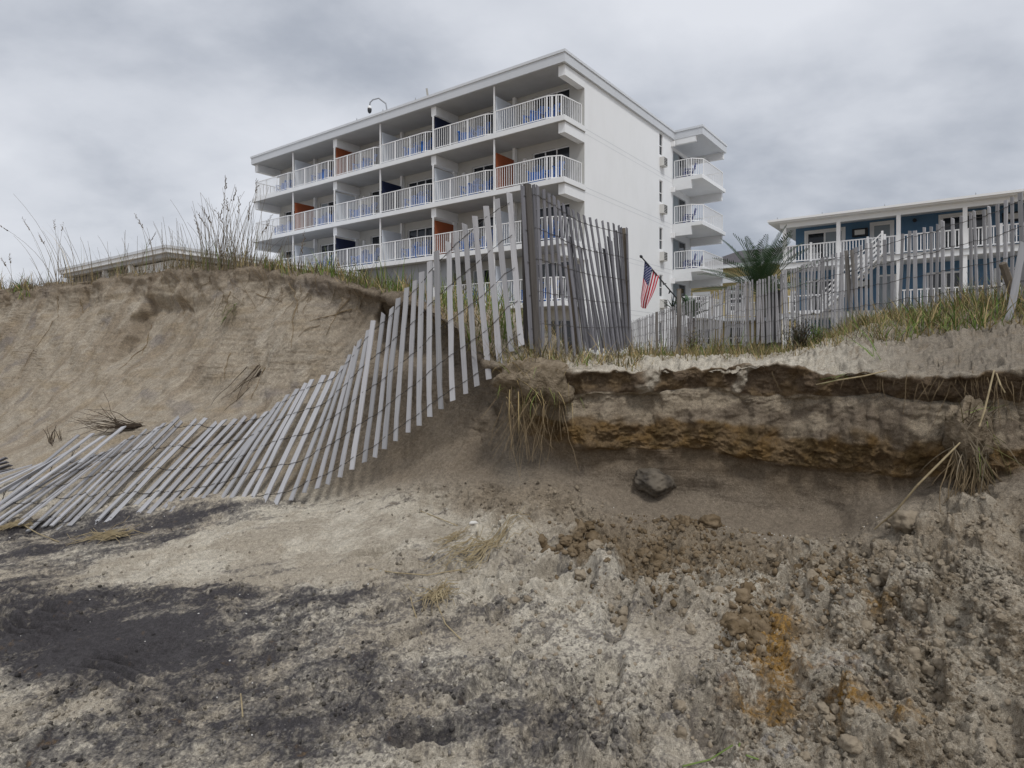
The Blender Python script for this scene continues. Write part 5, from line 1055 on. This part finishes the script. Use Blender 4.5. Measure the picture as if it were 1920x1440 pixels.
n = 8; o = blade_obj('grass_tuft', np.tile(np.array(at(1590, 700, 3.72)), (n, 1)) + RNG.normal(0, .02, (n, 3)), RNG.uniform(.12, .28, n), RNG.uniform(.006, .010, n), RNG.normal(PI, .4, n), RNG.uniform(1.2, 1.7, n), RNG.uniform(.1, .5, n), mixcol(n, [GREEN, STRAW], [.5, .5])); tag(o, 'small grass tuft bent flat over the dark layer of the bank', 'grass tuft')
# tuft and dead branches on the dune face and behind the fallen slats
p = surf(440, 580); n = 60; o = blade_obj('grass_tuft', np.tile(np.array(p), (n, 1)) + RNG.normal(0, .05, (n, 3)), RNG.uniform(.15, .36, n), RNG.uniform(.005, .010, n), RNG.normal(-1.9, .9, n), RNG.uniform(1.6, 2.6, n), RNG.uniform(.1, .6, n), mixcol(n, [DEAD, OLIVE, GREEN], [.6, .25, .15])); tag(o, 'dark grass tuft hanging upside down on the left dune face', 'grass tuft')
def branch(px, py, n, L_, label, ang, seed, k=1.0):
    p0 = surf(px, py); root = MB(); rg = np.random.default_rng(seed)
    for i in range(n):
        p = p0 + Vector((rg.normal(0, .05), -.03 + rg.normal(0, .02), rg.normal(0, .02))); a = ang + rg.normal(0, .16 * k); d = Vector((math.cos(a), -.15, math.sin(a))); pts = [p]; l = L_ * rg.uniform(.35, 1)
        for j in range(6): p = p + d.normalized() * l / 6; d = d + Vector((rg.normal(0, .18), rg.normal(0, .08), rg.normal(0, .16))); pts.append(p)
        root.tube(pts, list(np.linspace(.0045, .0015, 7)), 4, False)
    o = root.build('dead_branch', TWIGM); tag(o, label, 'dead branch'); return o
branch(262, 798, 46, .62, 'dark tangled dead branch on the sand behind the fallen fence slats', PI * 1.0, 3)
branch(492, 692, 9, .55, 'small dark twig lying on the left dune face above the fence', PI * 1.28, 4, .6)
branch(110, 835, 9, .22, 'short brown twigs beside the fallen slats at the left', 1.7, 6, 1.6)
# straw wisps on the beach
def straw(px, py, n, L_, ang, label, spread=.05, green=0, rad=.0028, tmax=6.2, name='straw_tuft', vs_=.22):
    p0 = sand_at(px, py, tmax); mb = MB()
    for i in range(n):
        a = ang + RNG.normal(0, vs_) + (PI if RNG.random() < .5 else 0); c = p0 + Vector((RNG.normal(0, spread), RNG.normal(0, spread * .6), .006 + abs(RNG.normal(0, .008)))); l = L_ * RNG.uniform(.4, 1); d = Vector((math.cos(a), math.sin(a), .05)); pts = []; z0 = p0.z; cu = RNG.normal(0, .5)
        for k in range(6):
            t = k / 5 - .3; q = c + Vector((math.cos(a + cu * t), math.sin(a + cu * t), 0)) * l * t; pts.append(Vector((q.x, q.y, max(sand_z(q.x, q.y) + .006, z0 - .03) + .02 * math.sin(k * 1.3 + i) * RNG.random())))
        mb.tube(pts, list(np.linspace(rad, rad * .5, 6)), 4, False)
    o = mb.build(name, STRAWM); tag(o, label, 'straw'); return o
straw(205, 1008, 46, .30, .25, 'straw wisp on black sand below the middle of the fallen slats', .05)
straw(25, 992, 44, .22, .5, 'straw wisp at the left edge beside the fallen slat ends', .04)
straw(900, 1038, 46, .42, .55, 'straw bundle lying across pale sand near the middle', .07, vs_=.25)
straw(820, 1122, 44, .22, 1.2, 'curled straw tuft on grey sand at centre', .035, vs_=.8)
straw(848, 1018, 16, .22, .5, 'short straw wisp above the straw bundle at centre', .03)
for pts_, lb in ((((788, 958), (850, 985), (905, 1010), (985, 1042)), 'long straight straw stalk crossing the pale sand at centre'), (((693, 1068), (740, 1080), (800, 1082), (870, 1062)), 'curved straw stalk left of the straw bundle'), (((765, 1108), (775, 1140), (790, 1180)), 'single straw stalk beside the curled straw tuft'), (((820, 1140), (835, 1175), (865, 1200)), 'bent straw stalk in front of the curled straw tuft'), (((110, 1015), (70, 1000), (30, 985)), 'greenish stalk lying by the left straw wisp'), (((1005, 1005), (1020, 1012), (1038, 1026)), 'short straw stalk beside the brown clods'), (((450, 1295), (452, 1320), (455, 1350)), 'short pale stalk on the dark sand near the bottom left')):
    pp = [sand_at(a, b, 6.2) + Vector((0, 0, .012)) for a, b in pts_]; stick('straw_stalk', pp, .0034, STRAWM, lb, 'straw stalk', 5)
for pts_, lb in ((((1388, 1390), (1382, 1415), (1398, 1440), (1420, 1445)), 'thin green blade curling on the sand at bottom centre'), (((1280, 1436), (1330, 1426), (1372, 1420)), 'thin green blade lying flat at the bottom edge')):
    pp = [sand_at(a, b, 6.2) + Vector((0, 0, .012)) for a, b in pts_]; stick('green_blade', pp, .003, mat('green_stem', (.14, .2, .05), .7), lb, 'grass blade', 5)
# ------------------------------------------------------------------ stone, clods, shell bits
STONEM = mat('dark_stone', (.062, .054, .046), .9, .15, col2=(.165, .14, .108), scale=5, bump=.012, bscale=14, lo=.42, hi=.62)
o = blob_mesh('rock', .142, .12, .100, 21, 5, .30, 1.5, STONEM, None, at(1228, 902, 4.30), fine=.09); o.rotation_euler = (0, .12, .2); tag(o, 'dark grey rock stuck in the smooth sand of the bank', 'rock')
CLODB = mat('brown_clod', (.118, .084, .048), .95, .1, col2=(.205, .155, .10), scale=12, bump=.008, bscale=60); CLODG = mat('sand_clod', (.30, .25, .185), .95, .1, col2=(.22, .18, .13), scale=12, bump=.008, bscale=60)
for px, py, r, m, lb in ((1090, 1030, .070, CLODB, 'largest brown clod of damp sand left of the brown crumbs'), (1062, 1022, .042, CLODB, 'small brown clod touching the largest brown clod on its left'), (1118, 1040, .045, CLODG, 'round greyish clod just right of the largest brown clod'), (1106, 994, .040, CLODB, 'dark clod above the largest brown clod'), (1330, 990, .065, CLODB, 'lumpy brown clod at the upper right end of the brown crumbs'), (1283, 985, .045, CLODB, 'brown clod at the top of the crumb heap below the rock'), (1498, 1062, .050, CLODB, 'dark clod with a shaded hollow at the foot of the right mound'), (1540, 1078, .055, CLODG, 'pale rounded clod right of the dark hollow clod'), (1525, 1052, .042, CLODG, 'pale clod above the ochre patch'), (1402, 1165, .042, CLODB, 'yellow brown clod at the top of the ochre streak'), (1700, 1000, .085, CLODG, 'large pale slumped block on the right mound')):
    p = sand_at(px, py, 6.2); o = blob_mesh('clod', r, r * .9, r * .72, int(px), 4, .34, 1.9, m, None, (p.x, p.y, p.z + r * .22), fine=.14); tag(o, lb, 'clod')
def scatter(name, n, regions, r0, r1, m, label, pw=3.0, sub=1):
    bm = bmesh.new(); bmesh.ops.create_icosphere(bm, subdivisions=sub, radius=1); V0 = np.array([v.co[:] for v in bm.verts], np.float32); F0 = np.array([[v.index for v in f.verts] for f in bm.faces]); bm.free(); Vs = []; Fs = []; VAR = [1 + .55 * perlin3(V0[:, 0] * 1.6, V0[:, 1] * 1.6, V0[:, 2] * 1.6, q) + .35 * perlin3(V0[:, 0] * 3.7, V0[:, 1] * 3.7, V0[:, 2] * 3.7, q + 50) for q in range(40)]
    for i in range(n):
        px0, py0, rx, ry = regions[int(RNG.integers(len(regions)))]; px = px0 + RNG.normal(0, rx * .55); py = py0 + RNG.normal(0, ry * .55)
        if py > 1445 or py < 900 or px < -30 or px > 1950: continue
        p = sand_at(px, py, 6.1); r = r0 + (r1 - r0) * RNG.random() ** pw; s = RNG.uniform(.6, 1.15, 3) * r; V = V0 * VAR[i % 40][:, None] * s; a = RNG.uniform(0, 6.28); c, sn = math.cos(a), math.sin(a)
        V = np.stack([V[:, 0] * c - V[:, 1] * sn, V[:, 0] * sn + V[:, 1] * c, V[:, 2]], -1) + np.array((p.x, p.y, p.z + r * .02)); Fs.append(F0 + len(Vs) * len(V0)); Vs.append(V)
    me = np_mesh(name, np.concatenate(Vs), np.concatenate(Fs)); o = link(name, me, m, None, True); tag(o, label, None, None, 'stuff'); return o
scatter('sand_crumbs', 3000, [(1180, 1045, 150, 60), (1270, 1020, 150, 50), (1300, 1080, 130, 40), (1400, 1180, 50, 70), (1560, 1100, 100, 50)], .003, .022, CLODB, 'brown crumbs of damp sand fallen below the bank', 3.6)
scatter('sand_crumbs', 2200, [(1500, 1150, 300, 150), (1700, 1080, 200, 120), (1750, 1250, 200, 130), (1500, 1380, 250, 90), (1100, 1150, 250, 120), (1000, 960, 110, 40), (1650, 1030, 110, 60), (1850, 1000, 110, 70)], .0025, .017, CLODG, 'pale crumbs of sand over the trampled right side', 3.2)
scatter('sand_crumbs', 700, [(700, 1330, 350, 120), (300, 1370, 300, 80), (650, 1200, 200, 90)], .0025, .011, mat('grey_clod', (.13, .122, .118), .95, .1, col2=(.24, .22, .19), scale=12), 'grey crumbs of sand over the dark left side', 2.5)
def crumbs(name, n, r0, r1, pw, label, seed):
    rg = np.random.default_rng(seed); bm = bmesh.new(); bmesh.ops.create_icosphere(bm, subdivisions=1, radius=1); V0 = np.array([v.co[:] for v in bm.verts], np.float32); F0 = np.array([[v.index for v in f.verts] for f in bm.faces]); bm.free()
    VAR = [V0 * (1 + .75 * perlin3(V0[:, 0] * 1.4, V0[:, 1] * 1.4, V0[:, 2] * 1.4, q))[:, None] for q in range(30)]; Vs, Fs, Cs = [], [], []
    rows = np.where((TROW > 1.3) & (TROW < 5.9))[0]
    while len(Vs) < n:
        c_ = int(rg.integers(60, nC - 60)); r_ = int(rows[rg.integers(len(rows))])
        if rg.random() > (.02 + .98 * float(rough[r_, c_])) * (.5 + .5 * float(pat[r_, c_])) * (.12 if float(C[r_, c_].mean()) < .10 else 1): continue
        r = r0 + (r1 - r0) * rg.random() ** pw; a = rg.uniform(0, 6.28); c, sn = math.cos(a), math.sin(a); V = VAR[int(rg.integers(30))] * (rg.uniform(.6, 1.2, 3) * r)
        V = np.stack([V[:, 0] * c - V[:, 1] * sn, V[:, 0] * sn + V[:, 1] * c, V[:, 2]], -1) + np.array((X[r_, c_] + rg.normal(0, .003), Y[r_, c_] + rg.normal(0, .003), Z[r_, c_] + r * .3)); Fs.append(F0 + len(Vs) * len(V0)); Vs.append(V)
        Cs.append(np.tile(C[r_, c_] * rg.uniform(.42, 1.1), (len(V0), 1)))
    me = np_mesh(name, np.concatenate(Vs), np.concatenate(Fs)); set_col(me, np.concatenate(Cs)); o = link(name, me, SAND); tag(o, label, None, None, 'stuff')
crumbs('sand_grit', 8500, .003, .013, 2.2, 'loose damp crumbs of sand all over the trampled beach', 77)
scatter('sand_clods', 130, [(1085, 1030, 45, 25), (1290, 1000, 110, 35), (1250, 1050, 120, 35), (1400, 1175, 40, 45)], .014, .050, CLODB, 'brown clods of damp sand heaped below the bank', 1.6, 3)
scatter('sand_clods', 150, [(1620, 1060, 160, 60), (1480, 1150, 200, 100), (1750, 1200, 150, 130), (1600, 1380, 250, 60), (1150, 1130, 150, 60)], .010, .036, CLODG, 'pale clods of sand on the trampled right side', 1.8, 3)
scatter('shell_bits', 130, [(300, 1000, 320, 40), (1300, 950, 300, 60), (800, 1000, 350, 90), (500, 1200, 400, 150)], .003, .0065, mat('shell_white', (.62, .6, .56), .6, .3), 'white shell bits strewn on the sand')
p = sand_at(889, 992, 6.2); mb = MB(); mb.tube([(-.028, 0, 0), (-.012, .002, .006), (.012, .004, .008), (.03, .006, .004)], [.006, .013, .012, .007], 8); o = mb.build('shell', MATS['shell_white'], None, True); o.location = p + Vector((0, 0, .012)); tag(o, 'small white shell on pale sand above the straw bundle', 'shell')
# ------------------------------------------------------------------ palms and shrubs behind the path fence
PALMM = mat('palm_leaf', (.036, .078, .03), .5, .4, var=.25, scale=3, rnd=.2); TRUNKM = mat('palm_trunk', (.075, .058, .042), .95, .1, col2=(.045, .035, .028), scale=12, bump=.02, bscale=20); PALML = mat('pale_palm_leaf', (.075, .11, .055), .5, .4, var=.2, scale=3, rnd=.15)
def frond_mesh(L_, th0, droop, nl, ll, seed, m):
    rg = np.random.default_rng(seed); mb = MB(); pts = []; p = Vector((0, 0, 0)); th = th0; ds = L_ / 12
    for i in range(13): pts.append(p.copy()); p = p + Vector((math.sin(th), 0, math.cos(th))) * ds; th += droop / 12 * (.4 + 1.2 * i / 12)
    mb.tube(pts, list(np.linspace(.016, .004, 13)), 4)
    for i in range(nl):
        t = .16 + .84 * i / (nl - 1); k = min(int(t * 12), 11); f = t * 12 - k; c = pts[k].lerp(pts[k + 1], f); d = (pts[k + 1] - pts[k]).normalized(); up = Vector((0, 1, 0)).cross(d)
        for s in (-1, 1):
            l = ll * math.sin(PI * min(1, .22 + t * .72)) * rg.uniform(.8, 1.1); v = (d * .62 + Vector((0, s, 0)) * .72 + up * -.30 + Vector((0, 0, -.1))).normalized(); wv = d * .034; e = c + v * l + Vector((0, 0, -.08 * l)); mid = c + v * l * .5
            mb.add([c, mid + wv * .6, e, mid - wv * .6], [(0, 1, 2, 3)])
    me = mb.mesh('frond'); me.materials.append(m); return me
def palm(name, loc, trunk_h, tr, nf, L_, label, seed, m, lo=.05, hi=1.6, ll=.34):
    rg = np.random.default_rng(seed); root = empty(name, loc); t = MB(); z = np.linspace(0, trunk_h, 9)
    t.tube([(0, 0, q) for q in z], [tr * (1 + .1 * (i % 2)) for i in range(9)], 10); t.build('trunk', TRUNKM, root)
    va = [frond_mesh(L_, .0, .45, 34, ll, seed + 1, m), frond_mesh(L_ * .95, .0, .65, 26, ll, seed + 2, m), frond_mesh(L_ * .85, .0, .8, 24, ll, seed + 3, m)]
    for i in range(nf):
        q = i / nf; tilt = lo + (hi - lo) * q ** .9 + rg.normal(0, .08); az = i * 2.4 + rg.normal(0, .2); o = bpy.data.objects.new('frond', va[i % 3]); COL.objects.link(o); o.parent = root
        o.matrix_basis = Matrix.Translation((0, 0, trunk_h)) @ Matrix.Rotation(az, 4, 'Z') @ Matrix.Rotation(tilt, 4, 'Y') @ Matrix.Scale(rg.uniform(.85, 1.1), 4)
    tag(root, label, 'palm tree'); return root
pb = at(1425, 669, 20); palm('palm_tree', (pb.x, 20, 1.25), 2.25, .13, 38, 2.15, 'large dark feather palm in front of the blue motel', 3, PALMM, .04, 1.5, ll=.42)
pb = at(1296, 669, 21); palm('palm_tree', (pb.x, 21, 1.25), 1.55, .12, 22, .85, 'small dense palm behind the fence below the hotel rear wing', 8, PALMM, .05, 1.1, .16)
sp_ = at(1262, 580, 18); root = empty('spiky_plant', (sp_.x, 18, 1.25)); t = MB(); t.tube([(0, 0, 0), (0, 0, sp_.z - 1.25)], .035, 6); t.build('stem', TRUNKM, root)
n = 34; B = np.tile(np.array((0, 0, sp_.z - 1.25)), (n, 1)); blade_obj('leaves', B, RNG.uniform(.35, .6, n), RNG.uniform(.03, .045, n), RNG.uniform(0, 6.28, n), RNG.uniform(.3, 1.9, n), RNG.uniform(0, .5, n), mixcol(n, [np.array((.035, .055, .035)), np.array((.09, .12, .09))], [.7, .3]), root); tag(root, 'spiky yucca-like plant beside the flag pole post', 'plant')
def shrub(px, py, Yd, h, wd, n, cols, p, label, leaf, twig=60):
    b = at(px, py, Yd); root = empty('shrub', (b.x, b.y, sand_z(b.x, b.y) - .02)); mb = MB(); tips = []
    for i in range(twig):
        a = RNG.uniform(0, 6.28); th = abs(RNG.normal(0, .4)); q = Vector((0, 0, 0)); d = Vector((math.sin(th) * math.cos(a), math.sin(th) * math.sin(a), math.cos(th))); pts = [q]; l = h * RNG.uniform(.6, 1.05)
        for k in range(5): q = q + d.normalized() * l / 5; d = d + Vector((RNG.normal(0, .2), RNG.normal(0, .2), .05)); pts.append(q); tips.append(q + Vector((RNG.normal(0, .03), RNG.normal(0, .03), RNG.normal(0, .02))))
        mb.tube(pts, list(np.linspace(.004, .0016, 6)), 4, False)
    mb.build('stems', TWIGM, root); T = np.array([tuple(t) for t in tips]); B = T[RNG.integers(len(T), size=n)] + RNG.normal(0, wd * .12, (n, 3)); B[:, 2] = np.abs(B[:, 2])
    blade_obj('leaves', B, RNG.uniform(.6, 1.2, n) * leaf, RNG.uniform(.5, 1, n) * leaf * .4, RNG.uniform(0, 6.28, n), RNG.uniform(0, 1.6, n), RNG.uniform(0, .6, n), mixcol(n, cols, p), root, 2); tag(root, label, 'shrub')
shrub(1500, 650, 8.2, .42, .4, 900, [np.array((.035, .04, .022)), np.array((.07, .06, .035))], [.6, .4], 'dark brown green shrub at the foot of the path fence', .04)
shrub(1530, 650, 8.0, .24, .2, 380, [np.array((.07, .13, .02)), np.array((.11, .17, .03))], [.5, .5], 'small bright green shrub right of the dark shrub', .035, 26)
shrub(1300, 668, 12, .5, .5, 500, [np.array((.09, .09, .04)), np.array((.14, .11, .05))], [.5, .5], 'brownish shrub at the foot of the path fence below the small palm', .05)
